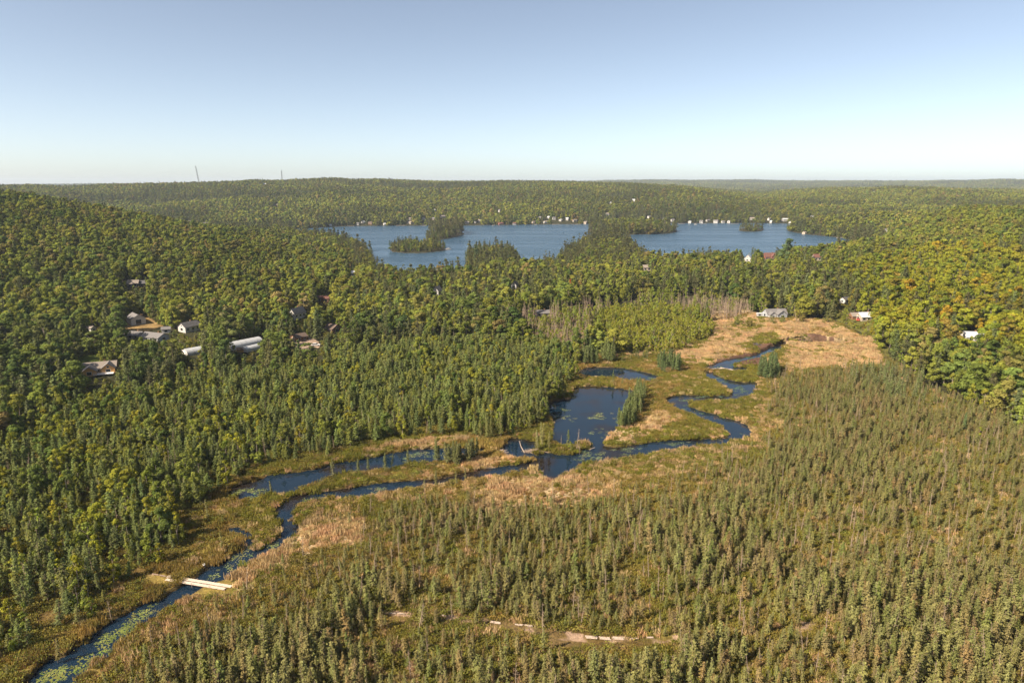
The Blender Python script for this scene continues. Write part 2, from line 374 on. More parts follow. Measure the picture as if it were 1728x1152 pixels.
TRAIL = [[(228,962),(284,975),(288,983),(240,974)], [(390,996),(412,1000),(410,1006),(388,1001)], [(560,1012),(640,1030),(760,1041),(860,1052),(935,1066),(990,1075),(1110,1080),(1180,1068),(1245,1066),(1250,1074),(1180,1078),(1110,1090),(990,1088),(930,1082),(850,1062),(760,1050),(640,1040),(560,1020)],
   [(925,1066),(985,1073),(985,1080),(930,1076)], [(1350,1052),(1400,1060),(1398,1072),(1350,1066)], [(1500,1068),(1640,1078),(1640,1092),(1500,1080)]]
for p in TRAIL: paint((.34, .23, .16), (inpoly(U0, V0, p) & (Y > 0)) * sst(.4, .62, n3) * .8)
paint((.055, .035, .02), sst(1.6, .2, S) * .8)
paint((.05, .042, .028), sst(5, 0, SL) * (Y > 400))
LAWN = [[(215,545),(262,545),(285,558),(262,566),(240,572),(205,566)], [(105,628),(130,608),(165,596),(215,590),(220,600),(180,610),(150,640)], [(478,574),(520,568),(545,582),(540,592),(490,592)]]
for p in LAWN[:1]: paint((.26, .17, .07), (inpoly(U, V, p) & (Y > 0)) * .9)
paint((.12, .115, .03), (inpoly(U0, V0, [(1385,540),(1490,540),(1500,610),(1470,580),(1420,556)]) & (Y > 0)) * .9)
paint((.10, .13, .02), (inpoly(U, V, LAWN[1]) & (Y > 0)) * .9)
paint((.36, .26, .19), (inpoly(U, V, LAWN[2]) & (Y > 0)) * .9)
verts = np.stack([X, Y, Z], 1)
i = np.arange(nr - 1)[:, None] * nc; j = np.arange(nc)[None, :]; j2 = (j + 1) % nc
faces = np.stack([i + j, i + j2, i + nc + j2, i + nc + j], -1).reshape(-1, 4)[:, ::-1]
me = mesh_np('ground', verts, faces, [M_GROUND], smooth=True)
ca = me.attributes.new('soil', 'FLOAT_VECTOR', 'POINT'); ca.data.foreach_set('vector', col.astype(np.float32).ravel())
tag(link('ground', me), kind='structure')
# the middle disc under the camera
mb = MB(); mb.poly([(X[k], Y[k], Z[k]) for k in range(nc)][::-1]); tag(mb.build('ground_under_camera', M_GROUND), kind='structure')
del verts, faces, col
mb = MB(); mb.poly([(-330, 60, 0), (330, 60, 0), (330, 440, 0), (-330, 440, 0)]); tag(mb.build('stream', M_STREAM), kind='structure')
mb = MB(); mb.poly([(-650, 560, 0), (1000, 560, 0), (1000, 1750, 0), (-650, 1750, 0)]); tag(mb.build('lake', M_LAKE), kind='structure')

# ------------------------------------------------------------------ tree meshes
def quadset(C, Nn, su, sv, g, jit=.25, tdir=None):
    """one small leaf-sized quad at each centre"""
    n = len(C); Nn = Nn / (np.linalg.norm(Nn, axis=1, keepdims=True) + 1e-9)
    t = g.normal(size=(n, 3)) if tdir is None else tdir + g.normal(size=(n, 3)) * .15
    t = t - (t * Nn).sum(1, keepdims=True) * Nn; t /= np.linalg.norm(t, axis=1, keepdims=True) + 1e-9
    b = np.cross(Nn, t); su = np.broadcast_to(su, n)[:, None]; sv = np.broadcast_to(sv, n)[:, None]
    q = np.stack([C + t * su, C + b * sv, C - t * su, C - b * sv], 1)
    q += g.normal(size=q.shape) * (jit * np.minimum(su, sv))[:, None, :]
    return q.reshape(-1, 3), np.arange(4 * n).reshape(n, 4)
def lobes_crown(g, h, rw, nl, nq, qs, base=.25, rl=(.3, .48)):
    """irregular crown: overlapping leafy lobes round a domed volume"""
    cs = []; rs = []
    for k in range(nl):
        t = g.uniform(.05, 1); a = g.uniform(0, 2 * math.pi)
        prof = math.sqrt(max(0, 1 - (max(0, t - .35) / .68) ** 2)) * (.65 + .35 * min(1, t / .35))
        r = g.uniform(*rl) * rw * (1.15 - .45 * t); rr = max(0, rw * prof - r * .7) * g.uniform(.6, 1.08)
        cs.append((math.cos(a) * rr, math.sin(a) * rr, h * (base + (1 - base) * t) - r * .8)); rs.append(r)
    cs.append((0, 0, h - .3 * rw)); rs.append(.3 * rw)
    cs = np.array(cs); rs = np.array(rs)
    w = rs ** 2 / (rs ** 2).sum(); li = g.choice(len(cs), nq, p=w)
    d = g.normal(size=(nq, 3)); d[:, 2] = d[:, 2] * .9 + .25; d /= np.linalg.norm(d, axis=1, keepdims=True)
    rad = g.uniform(.72, 1.08, nq) ** 1
    C = cs[li] + d * (rs[li] * rad)[:, None] * np.array([1, 1, .78])
    nn = d + g.normal(size=(nq, 3)) * .32 + np.array([0, 0, .2])
    s = qs * g.uniform(.6, 1.3, nq)
    return quadset(C, nn, s, s * g.uniform(.5, .9, nq), g), cs
def trunk_mb(h, r0, r1, g, lean=.02, limbs=0, rw=2, n=6):
    m = MB(); x, y = g.normal(size=2) * lean * h
    pts = [(0, 0, -.4), (x * .2, y * .2, h * .3), (x * .6, y * .6, h * .65), (x, y, h)]
    m.tube(pts, [r0 * 1.25, r0, (r0 + r1) / 2, r1], n)
    for k in range(limbs):
        t = g.uniform(.3, .8); a = g.uniform(0, 6.28); L = rw * g.uniform(.5, .9)
        p = np.array((x * t, y * t, h * t)); q = p + np.array((math.cos(a) * L * .6, math.sin(a) * L * .6, L * .45)); e = p + np.array((math.cos(a) * L, math.sin(a) * L, L * .9))
        m.tube([p, q, e], [r0 * .4, r0 * .25, r0 * .1], 4)
    return m
def conifer(g, h, rw, nb, nt, tuft, base=.12, droop=.15, col_pow=.8, ragged=.35, drop=0.0):
    C = []; Nn = []; T = []; Sx = []
    for k in range(nb):
        t = g.uniform(0, 1) ** .9
        if g.random() < drop * (1 - t): continue
        z0 = h * (base + (1 - base) * t); L = max(.12, rw * ((1 - t) ** col_pow * .92 + .08) * g.uniform(1 - ragged, 1 + ragged * .4))
        a = g.uniform(0, 6.283); m = max(2, int(nt * (L / rw) + 1))
        s = np.linspace(.25, 1, m) + g.uniform(-.06, .06, m)
        dx, dy = math.cos(a), math.sin(a)
        z = z0 - droop * L * s + .18 * L * s ** 2 + g.uniform(-.05, .05, m)
        off = g.normal(size=(m, 2)) * tuft * .45
        C.append(np.stack([dx * L * s + off[:, 0], dy * L * s + off[:, 1], z], 1))
        Nn.append(np.stack([dx * .6 + g.normal(size=m) * .5, dy * .6 + g.normal(size=m) * .5, .8 + g.normal(size=m) * .35], 1))
        T.append(np.tile([dx, dy, -droop * .6], (m, 1))); Sx.append(tuft * g.uniform(.6, 1.3, m) * (.65 + .5 * (1 - s)))
    C.append(np.array([[0, 0, h * .985], [0, 0, h * .96]])); Nn.append(np.array([[1., 0, 0], [0, 1., 0]])); T.append(np.tile([0, 0, 1.], (2, 1))); Sx.append(np.array([tuft * .8] * 2))
    C, Nn, T, Sx = map(np.concatenate, (C, Nn, T, Sx))
    return quadset(C, Nn, Sx, Sx * g.uniform(.35, .7, len(C)), g, .2, T)
def snag_mb(g, h, r0=.09, nb=16, L0=.9):
    m = MB(); x, y = g.normal(size=2) * .025 * h
    m.tube([(0, 0, -.3), (x * .5, y * .5, h * .5), (x, y, h)], [r0, r0 * .7, r0 * .2], 5)
    for k in range(nb):
        t = g.uniform(.2, .97); a = g.uniform(0, 6.28); L = L0 * g.uniform(.3, 1) * (1.1 - t * .8)
        p = np.array((x * t, y * t, h * t)); e = p + np.array((math.cos(a) * L, math.sin(a) * L, L * g.uniform(-.25, .5)))
        m.tube([p, e], [.035, .012], 3, False)
    return m
def tri_to_quadmesh(m):
    return m
PROTO = {}
def proto(kind, crown, trunk, mc, mt):
    """crown=(verts, quads), trunk=MB; keeps separate meshes for single trees and one joined mesh for the far wood"""
    k = len(PROTO.setdefault(kind, []))
    cme = mesh_np(kind + '_crown', crown[0], crown[1], [mc])
    tme = trunk.mesh(kind + '_trunk', mt)
    b = len(crown[0])
    me = bpy.data.meshes.new(kind)
    v = [tuple(p) for p in crown[0].tolist()] + trunk.v
    f = [tuple(q) for q in crown[1].tolist()] + [tuple(b + i for i in q) for q in trunk.f]
    me.from_pydata(v, [], f); me.materials.append(mc); me.materials.append(mt)
    mi = np.zeros(len(f), np.int32); mi[len(crown[1]):] = 1; me.polygons.foreach_set('material_index', mi); me.update()
    PROTO[kind].append((cme, tme, me))
g = np.random.default_rng(3)
for k in range(7):     # slender bog spruce, 7 m high at scale 1
    h = 7.0; rw = g.uniform(.75, 1.15)
    cr = conifer(g, h, rw, 150, 8, .175, g.uniform(.12, .3), .2, .6, .5, .35)
    t = snag_mb(g, h * .97, .075, 26, .75); proto('spruce', cr, t, M_NEED, M_SNAG)
for k in range(6):     # fuller swamp tamarack / cedar, 9 m
    h = 9.0; rw = g.uniform(1.4, 2.0)
    cr = conifer(g, h, rw, 190, 9, .26, g.uniform(.08, .18), .15, .75, .4, .2)
    proto('tamarack', cr, snag_mb(g, h * .96, .11, 14, 1.1), M_TAM, M_SNAG)
for k in range(4):     # forest fir / hemlock, 15 m
    h = 15.0; rw = g.uniform(2.3, 3.0)
    proto('fir', conifer(g, h, rw, 190, 9, .5, .1, .3, .8, .35, .1), trunk_mb(h * .96, .2, .03, g), M_PINE, M_BARKD)
for k in range(4):     # white pine, 21 m, open layered crown
    h = 21.0; Cs = []; Fs = []; nv = 0
    tb = trunk_mb(h * .97, .32, .05, g, .015)
    for L in range(15):
        t = g.uniform(.25, 1); a = g.uniform(0, 6.28); r = 3.6 * (1 - t) ** .55 * g.uniform(.6, 1.1) + .5
        c = np.array([math.cos(a) * r * .62, math.sin(a) * r * .62, h * t]); n = 95
        d = g.normal(size=(n, 3)) * np.array([r * .38, r * .38, .45])
        v, f = quadset(c + d, g.normal(size=(n, 3)) * .5 + np.array([0, 0, 1.]), .42 * g.uniform(.6, 1.2, n), .2, g)
        Cs.append(v); Fs.append(f + nv); nv += len(v)
        tb.tube([(0, 0, h * t - .6), tuple(c)], [.08, .03], 4)
    proto('pine', (np.concatenate(Cs), np.concatenate(Fs)), tb, M_PINE, M_BARKD)
for k in range(7):     # broadleaf, 14 m, near
    h = g.uniform(12.5, 15.5); rw = g.uniform(3.9, 5.4)
    cr, cs = lobes_crown(g, h, rw, int(g.integers(13, 20)), 3200, .36, g.uniform(.12, .28))
    proto('broadleaf', cr, trunk_mb(h * .75, .22, .08, g, .02, 5, rw), M_LEAF, M_BARK)
for k in range(6):     # broadleaf, distant
    h = g.uniform(12.5, 15.5); rw = g.uniform(4.2, 5.6)
    cr, cs = lobes_crown(g, h, rw, int(g.integers(10, 16)), 420, .95, .1)
    proto('far_broadleaf', cr, trunk_mb(h * .7, .22, .08, g, .02, 0, rw, 4), M_LEAF, M_BARK)
for k in range(6):     # broadleaf young / poplar, narrow, 9 m
    h = g.uniform(8, 10); rw = g.uniform(1.7, 2.5)
    cr, cs = lobes_crown(g, h, rw, 14, 900, .26, .12)
    proto('poplar', cr, trunk_mb(h * .8, .1, .04, g, .03, 3, rw), M_LEAF, M_DEADW)
for k in range(6):     # bush, 2.4 m
    h = g.uniform(1.8, 2.8); rw = g.uniform(1.1, 1.7)
    cr, cs = lobes_crown(g, h, rw, 10, 520, .14, .02, (.3, .5))
    m = MB()
    for q in range(9):
        a = g.uniform(0, 6.28); L = g.uniform(.4, .9) * rw; m.tube([(0, 0, -.1), (math.cos(a) * L, math.sin(a) * L, h * g.uniform(.6, 1.0))], [.03, .01], 3, False)
    proto('bush', cr, m, M_SHR, M_SNAG)
for k in range(6):     # dead standing trunk
    h = g.uniform(6.5, 8.5); m = snag_mb(g, h, .12, 30, 1.5); PROTO.setdefault('snag', []).append((None, m.mesh('snag_trunk', M_SNAG), m.mesh('snag', M_SNAG)))
def tuft_mesh(g, rx, nb, h0, h1, m, name, wdt=.05, lean=.35):
    c = np.stack([g.uniform(-rx, rx, nb), g.uniform(-rx, rx, nb), np.zeros(nb)], 1); a = g.uniform(0, 6.28, nb); h = g.uniform(h0, h1, nb)
    side = np.stack([np.cos(a), np.sin(a), 0 * a], 1) * wdt; ln = np.stack([-np.sin(a), np.cos(a), 0 * a], 1) * (h * g.uniform(-lean, lean, nb))[:, None]
    up = np.stack([0 * h, 0 * h, h], 1)
    v = np.stack([c - side, c + side, c + side * .6 + ln * .5 + up * .6, c + ln + up], 1).reshape(-1, 3)
    return mesh_np(name, v, np.arange(4 * nb).reshape(nb, 4), [m])
for k in range(4): PROTO.setdefault('sedge', []).append((None, None, tuft_mesh(g, .75, 110, .3, .8, M_SEDGE, 'sedge', .06)))
def heath_mesh(g):
    n = 130; C = np.stack([g.normal(size=n) * .55, g.normal(size=n) * .55, g.uniform(.05, .65, n)], 1)
    v, f = quadset(C, g.normal(size=(n, 3)) + np.array([0, 0, 1.]), .13, .08, g); return mesh_np('heath', v, f, [M_SHR])
for k in range(4): PROTO.setdefault('heath', []).append((None, None, heath_mesh(g)))
def lily_mesh(g):
    V = []; Fa = []
    for q in range(16):
        x, y = g.normal(size=2) * .55; r = g.uniform(.12, .24); z = g.uniform(.012, .03); b = len(V)
        a0 = g.uniform(0, 6.28); V += [(x + r * math.cos(a0 + t * .95), y + r * math.sin(a0 + t * .95), z) for t in range(7)]; Fa.append(tuple(range(b, b + 7)))
    me = bpy.data.meshes.new('lily'); me.from_pydata(V, [], Fa); me.materials.append(M_LILY); me.update(); return me
for k in range(4): PROTO.setdefault('lily', []).append((None, None, lily_mesh(g)))

# ------------------------------------------------------------------ things with a place of their own: clearings in front of and around them
KEEP = []      # (x0, y0, x1, y1, distance): photo boxes that no tree nearer than distance may cover
def keep(x0, y0, x1, y1, d): KEEP.append((x0, y0, x1, y1, d))
BUILD = []     # world (x, y, radius) kept free of trees
def wallm(c): return simple('painted_wall', c, .75, .12, 1.5)
W_WHITE, W_CREAM, W_ORANGE = simple('white_wall', (.46, .44, .41), .7, .08, 2), simple('cream_wall', (.36, .3, .23), .7, .12, 2), simple('orange_wood_wall', (.62, .34, .12), .7, .15, 3)
W_GREY, W_BROWN, W_DARK, W_RED = simple('grey_wall', (.33, .34, .35), .7, .12, 2), simple('brown_wood_wall', (.2, .11, .06), .8, .2, 3), simple('dark_wall', (.06, .055, .05), .8, .2, 3), simple('red_wall', (.24, .07, .045), .7, .15, 3)
R_GREY, R_DARK, R_TAN = simple('grey_shingle_roof', (.15, .14, .135), .85, .2, 4), simple('dark_shingle_roof', (.09, .085, .085), .85, .2, 4), simple('tan_shingle_roof', (.22, .185, .155), .85, .2, 4)
R_WHITE, R_RED, R_BROWN = simple('white_metal_roof', (.5, .5, .49), .45, .06, 2, .5), simple('red_shingle_roof', (.14, .065, .05), .8, .2, 4), simple('brown_shingle_roof', (.12, .085, .065), .85, .2, 4)
M_GLASS = simple('window_glass', (.02, .025, .03), .1, .1, 2, .6)
M_TRIM = simple('white_trim', (.75, .73, .7), .6, .05, 3)
M_PLANK = simple('pale_weathered_planks', (.55, .45, .36), .8, .18, 5, bump=.3)
M_OLD = simple('old_sunken_planks', (.42, .33, .26), .85, .3, 4)
M_LOG = simple('grey_logs', (.27, .19, .14), .85, .3, 4)
M_STEEL = simple('galvanised_steel', (.12, .12, .125), .5, .1, 2, .5, .3)
M_TUNNEL = simple('pale_greenhouse_film', (.4, .41, .42), .4, .08, .8, .5)
M_RUBBER = simple('black_rubber', (.02, .02, .02), .8, .1)
M_DOOR = simple('dark_opening', (.03, .03, .03), .8, .1)

def block(parent, cx, cy, L, W, hw, hr, turn, wm, rm, wins=2, wall_name='wall'):
    """gabled block: ridge along local x; turn in degrees"""
    c, s = math.cos(R(turn)), math.sin(R(turn))
    T = lambda x, y, z: (cx + c * x - s * y, cy + s * x + c * y, z)
    m = MB(); a, b = L / 2, W / 2
    P = lambda pts: m.poly([T(*p) for p in pts])
    P([(-a,-b,-1),(a,-b,-1),(a,-b,hw),(-a,-b,hw)]); P([(a,b,-1),(-a,b,-1),(-a,b,hw),(a,b,hw)])
    P([(a,-b,-1),(a,b,-1),(a,b,hw),(a,0,hw+hr),(a,-b,hw)]); P([(-a,b,-1),(-a,-b,-1),(-a,-b,hw),(-a,0,hw+hr),(-a,b,hw)])
    m.build(wall_name, wm, parent)
    m = MB(); o = .45; t = .16; k = hr / b
    for sg in (-1, 1):
        e = (b + o); z0 = hw - o * k + .03; z1 = hw + hr + .03
        q = [(-a-o, sg*e, z0), (a+o, sg*e, z0), (a+o, 0, z1), (-a-o, 0, z1)]
        up = [(x, y, z + t) for x, y, z in q]
        if sg > 0: q = q[::-1]; up = up[::-1]
        P([*up]); P([*q[::-1]])
        for i in range(4):
            j = (i + 1) % 4; P([q[i], q[j], up[j], up[i]])
    rf = m.build('roof', rm, parent)
    if L >= 10 and wins:
        m = MB(); x_ = a * .35; m.box(x_ - .4, x_ + .4, .5, 1.2, hw, hw + hr + .9); m.v = [T(*p) for p in m.v]; m.build('chimney', W_BROWN, rf)
    if wins:
        for side in (-1, 1):
            n = max(1, int(L / 3.4))
            for i in range(n):
                x = -a + (i + .5) * L / n; win(parent, T, x, side * b, 0, side, min(1.0, hw * .35), hw * .55)
            win(parent, T, side * a, 0, side, 0, min(1.1, W * .16), hw * .55)
            if hr > 2.2: win(parent, T, side * a, 0, side, 0, .5, hw + hr * .3)
def win(parent, T, x, y, nx, ny, hwid, zc, name='window', hh=None):
    hh = hh or hwid * .8; m = MB(); p = MB()
    tx, ty = (-ny, nx)
    for mm, e, grow in ((m, .05, .12), (p, .09, 0)):
        w_, h_ = hwid + grow, hh + grow
        q = [(x + nx * e + tx * s * w_, y + ny * e + ty * s * w_, zc + v * h_) for s, v in ((-1,-1),(1,-1),(1,1),(-1,1))]
        bk = [(px_ - nx * e * .9, py_ - ny * e * .9, z) for px_, py_, z in q]
        mm.poly([T(*r) for r in q])
        for i in range(4):
            j = (i + 1) % 4; mm.poly([T(*bk[i]), T(*bk[j]), T(*q[j]), T(*q[i])])
    f = m.build(name, M_TRIM, parent); p.build('pane', M_GLASS, f)
def empty(name, loc, rz=0.0):
    o = bpy.data.objects.new(name, None); scene.collection.objects.link(o); o.location = loc; o.rotation_euler = (0, 0, rz); o.empty_display_size = 1; return o
def building(name, label, cat, px, py, yaw, blocks, group=None, clear=9, kb=None, z=None, wins=2, vis=.75):
    x, y, zz = hit(px, py)
    if z is not None: (x, y), zz = gp(px, py, z), z
    r = empty(name, (x, y, zz), R(yaw)); tag(r, label, cat, group)
    r.scale = (.88, .88, .86)
    for b in blocks: block(r, *b[:9], wins=b[9] if len(b) > 9 else wins)
    d = math.hypot(x, y); BUILD.append((x, y, clear * .72))
    top = max(b[4] + b[5] for b in blocks); ext = max(abs(b[0]) + b[2] / 2 for b in blocks)
    if kb is None:
        u, v = proj(x, y, zz + top); u2, v2 = proj(x, y, zz + top * (1 - vis)); e = ext * F / d * .8
        kb = (u - e, v, u + e, v2)
    xm = (kb[0] + kb[2]) / 2; hwk = (kb[2] - kb[0]) * .45; keep(xm - hwk, kb[1] + 1, xm + hwk, kb[1] + (kb[3] - kb[1]) * .85, d); return r

# houses of the small settlement at the edge of the swamp
h1 = building('house', 'orange wooden house with grey gabled roofs and a white deck, lowest house in the woods', 'house', 166, 628, 22,
    [(0,2,17,8,2.8,2.4,0,W_ORANGE,R_TAN), (-2.8,-3.6,7.5,6.4,2.6,2.2,90,W_ORANGE,R_GREY), (5.4,-1.4,7.5,6.2,3.0,2.4,90,W_ORANGE,R_GREY)], clear=11, kb=(134,603,196,644))
m = MB(); m.box(-1, 8, -8.2, -4.9, .5, .7)
for q in range(10): m.box(-1 + q, -.9 + q, -8.2, -8.1, .7, 1.6)
m.box(-1, 8.1, -8.22, -8.08, 1.6, 1.7); m.build('deck', M_TRIM, h1)
b1 = building('barn', 'grey-roofed barn with white gable and big dark doorway at the end of a dry yard', 'barn', 230, 545, -48, [(0,0,13,9,3.6,2.8,0,W_WHITE,R_GREY,0)], clear=9, kb=(212,520,252,547))
win(b1, lambda x, y, z: (x, y, z), 6.5, 0, 1, 0, 1.7, 1.6, 'door', 1.6)
building('house', 'white house with dark roof and bright gable, right of the dry yard', 'house', 320, 558, 60, [(0,0,11,7.5,3.6,2.6,0,W_WHITE,R_DARK), (5,3,8,6,2.8,2.0,0,W_WHITE,R_DARK)], clear=8, kb=(301,540,336,559))
building('house', 'low grey-roofed house half hidden by bushes in front of the barn', 'house', 228, 570, -12, [(0,0,12,8,2.3,1.8,0,W_CREAM,R_GREY)], clear=7, kb=(212,556,238,566))
building('house', 'wide low house with slate grey roof below the dry yard', 'house', 262, 573, -22, [(0,0,15,9,2.3,2.2,0,W_GREY,R_GREY)], clear=8, kb=(240,556,278,570))
building('shed', 'small white shed at the right edge of the dry yard', 'shed', 281, 561, 20, [(0,0,5,4,2.6,1.2,0,W_WHITE,R_GREY)], clear=4, wins=1, kb=(273,548,290,562))
building('shed', 'small white shed alone in the trees left of the barn', 'shed', 153, 559, -20, [(0,0,6,4,2.6,1.2,0,W_WHITE,R_TAN)], clear=4, wins=1)
building('house', 'tall narrow white house with steep grey roof, above the greenhouses', 'house', 502, 537, 68, [(0,0,12,5.5,4.4,3.6,0,W_WHITE,R_GREY)], clear=7, kb=(492,519,516,538))
building('house', 'tan-roofed house with dark walls alone on the wooded hillside', 'house', 226, 484, 15, [(0,0,8,7,3,2.4,0,W_DARK,R_TAN), (6,2,8,7,2.6,2,0,W_DARK,R_DARK)], clear=7, kb=(216,471,246,484))
building('house', 'dark red roofed house deep in the trees above the greenhouses', 'house', 546, 509, 4, [(0,0,10,8,3,1.8,0,W_BROWN,R_RED)], clear=6, kb=(535,499,557,508))
building('house', 'brown-roofed house among dark trees beside the gravel drive', 'house', 562, 560, -38, [(0,0,9,8,2.8,2.6,0,W_BROWN,R_BROWN)], clear=6, kb=(553,548,571,559))
building('cabin', 'brown cabin with low gable at the head of the gravel drive', 'cabin', 505, 573, 50, [(0,0,8,7,2.2,1.8,0,W_BROWN,R_BROWN)], clear=6, kb=(492,562,517,574))
building('cabin', 'grey-roofed cabin hidden in the wood behind the grey dead trees', 'cabin', 915, 533, 6, [(0,0,10,7,2.6,1.8,0,W_CREAM,R_GREY)], clear=6, kb=(905,523,927,532))
building('house', 'grey house with three gables above the dry meadow', 'house', 1308, 535, 8,
    [(0,1,15,8,2.8,3.0,0,W_GREY,R_GREY), (-4.6,-2.4,6.5,5,2.6,2.0,90,W_WHITE,R_GREY), (2.0,-2.6,7.5,7.2,2.8,2.8,90,W_GREY,R_GREY)], clear=10, kb=(1291,514,1330,536))
building('trailer', 'small white trailer left of the three-gabled grey house', 'trailer', 1281, 533, 0, [(0,0,3.5,2.2,2.0,.3,0,W_WHITE,R_WHITE,1)], clear=4, kb=(1276,526,1286,534))
building('house', 'white metal roofed house among trees right of the dry meadow', 'house', 1460, 540, 6, [(0,0,10.5,8,2.8,2.6,0,W_CREAM,R_WHITE)], clear=7, kb=(1447,526,1474,537))
building('garage', 'tan-roofed garage against the white-roofed house', 'garage', 1440, 538, 6, [(0,0,5,6,2.4,2.0,0,W_BROWN,R_TAN,0)], clear=4, kb=(1435,528,1449,538))
building('house', 'white-roofed house alone in the yellow-green wood at far right', 'house', 1640, 574, -8, [(0,0,10,8,2.8,2.6,0,W_WHITE,R_WHITE)], clear=7, kb=(1624,557,1656,569))
building('cabin', 'tiny dark and white cabin in a dark gap of the wood', 'cabin', 1425, 511, 30, [(0,0,6,5,2.8,1.8,0,W_WHITE,R_DARK,1)], clear=5, kb=(1417,498,1431,510))
building('house', 'white gabled house among dark firs at the lake shore', 'house', 1262, 442, 60, [(0,0,9,8,5,4.5,0,W_WHITE,R_WHITE,1)], clear=7, kb=(1257,430,1268,441))
building('house', 'brick red house with two gables at the lake shore', 'house', 1299, 439, 5, [(0,0,17,9,5,5,0,W_RED,R_RED,1), (2,-4,7,6,5,4,90,W_RED,R_RED,1)], clear=9, kb=(1289,426,1308,437))
building('house', 'small red-roofed house right of the tall poplar', 'house', 1380, 440, 0, [(0,0,11,8,4.4,3,0,W_CREAM,R_RED,1)], clear=6, kb=(1373,429,1386,437))
building('house', 'white gable peeping out of the dark trees in the middle wood', 'house', 738, 499, 70, [(0,0,8,6,5,3.4,0,W_WHITE,R_GREY,1)], clear=6, kb=(733,487,744,498))
building('cabin', 'pale cabin among dark trees left of the middle wood clearing', 'cabin', 869, 487, 70, [(0,0,7,5,4,3,0,W_WHITE,R_DARK,1)], clear=5, kb=(864,475,874,486))
building('cabin', 'tiny white cabin in the wood below the left arm of the lake', 'cabin', 596, 466, 20, [(0,0,4,4,4,2,0,W_WHITE,R_WHITE,1)], clear=5, kb=(593,457,599,464))
building('cabin', 'brown-roofed cabin under tall trees right of the middle pines', 'cabin', 1091, 457, 0, [(0,0,8,6,4,2.6,0,W_CREAM,R_TAN,1)], clear=5, kb=(1085,450,1097,457))

# cottages on the far shore and in the hills: (px, py, length, wall, roof, words)
WH, CR, BR, DK, RD = (W_WHITE, W_CREAM, W_BROWN, W_DARK, W_RED); TN, GR, WT, BN, RR, DR = (R_TAN, R_GREY, R_WHITE, R_BROWN, R_RED, R_DARK)
COT = [(558,382,5,WH,WT,'tiny white boathouse on the tip of the leftmost far shore'), (604,380,6,WH,GR,'small white boathouse left of the white tower cottage'),
 (613,377,9,WH,WT,'tall narrow white cottage above its boathouse'), (625,379,11,BR,BN,'orange brown cottage low on the shore'), (649,380,6,WH,WT,'lone white boathouse at the waterline'),
 (692,378,14,CR,TN,'wide tan beach house at the waterline'), (692,371,7,WH,TN,'cream cottage above the wide tan beach house'), (715,371,8,WH,GR,'white cottage left of the pine island top'),
 (730,371,13,CR,GR,'grey-roofed cottage just behind the pine island'), (747,368,14,CR,TN,'long tan cottage behind the pine island trees'), (734,357,5,WH,WT,'white speck of a house up the slope above the pine island'),
 (788,378,12,CR,TN,'tan boathouse right of the pine island'), (802,377,7,WH,GR,'white cottage with grey gable right of the pine island'), (809,375,6,WH,TN,'narrow cream cottage beside the white one'),
 (845,379,14,RD,RR,'red boathouse at the waterline'), (843,358,5,WH,GR,'white house high above the red boathouse'), (868,379,9,WH,RR,'small white and red boathouse'),
 (901,377,12,CR,BN,'brown boathouse at the left end of the bright cottage row'), (911,369,8,WH,GR,'white cottage left in the bright cottage row'), (922,377,16,WH,TN,'widest white cottage of the bright row'),
 (926,369,6,WH,WT,'tall white house above the bright row'), (935,371,9,WH,GR,'grey-roofed cottage in the bright row'), (946,373,9,WH,WT,'white cottage in the middle of the bright row'),
 (957,372,7,WH,WT,'tall narrow white cottage near the end of the bright row'), (970,374,13,CR,GR,'cream cottage with two roofs ending the bright row'), (988,378,8,CR,TN,'tan boathouse left of the wide wooded island'),
 (1025,363,8,WH,TN,'white house in the slope above the wide wooded island'), (1030,345,7,WH,WT,'white house half way up the hill'), (1069,340,8,WH,WT,'white house in dark trees high on the hill'),
 (1095,369,7,WH,GR,'white cottage behind the wide island crowns'), (1120,372,10,CR,GR,'grey and white cottage right above the wide island'), (1135,374,9,WH,GR,'tall white house at the right end of the wide island'),
 (1164,376,7,WH,WT,'white boathouse left of the small boats'), (1183,376,9,WH,GR,'low white boathouse on the right water'), (1194,374,11,WH,GR,'first of the close white cottages'),
 (1208,376,12,WH,GR,'second, wider white cottage of the close ones'), (1220,376,8,WH,GR,'third white cottage of the close ones'), (1230,376,9,WH,TN,'last white cottage of the close ones'),
 (1269,371,12,WH,TN,'cream house above the small round island'), (1298,372,8,WH,GR,'cream cottage left of the bay mouth'), (1301,376,5,WH,WT,'white boathouse at the bay mouth'),
 (1325,373,17,WH,WT,'large white house with stepped roofs by the bay mouth'), (1333,377,6,WH,WT,'white boathouse below the large stepped house'), (1370,369,7,WH,GR,'pale house behind the right point'),
 (1357,396,6,CR,TN,'tan cottage on the tip of the right point'), (1497,392,9,WH,DR,'white and dark house in the right slope'), (1476,327,7,WH,WT,'white tower house on the right skyline'),
 (1572,362,6,DK,BN,'brown roof in the right hills'), (466,348,12,BR,TN,'tan house half way up the left far hill'), (446,314,8,CR,WT,'long white building on top of the left far hill'),
 (320,376,9,WH,GR,'white house at the foot of the far hill behind the near one'), (346,380,14,DK,DR,'dark long roof at the foot of the far hill'), (252,351,8,WH,TN,'tan house in the far slope above the near hill')]
for k, (px, py, L, wm, rm, words) in enumerate(COT):
    x, y, zz = hit(px, py); d = math.hypot(x, y); sc_ = min(2.2, max(1.0, d / 1500))
    wv = 7 + (k % 3); hw = 3.6 + (k % 2) * 1.6
    building('cottage', words, 'cottage', px, py, (-35, 10, 60, -10, 30)[k % 5], [(0, 0, L * .85 * sc_, wv * .8 * sc_, hw * .8 * sc_, 2.2 * sc_, 0, wm, rm, 1 if L > 8 else 0)], 'cottages on the far shore and hills', clear=5 * sc_, kb=(px - L * .36, py - 6, px + L * .36, py - 2.5))

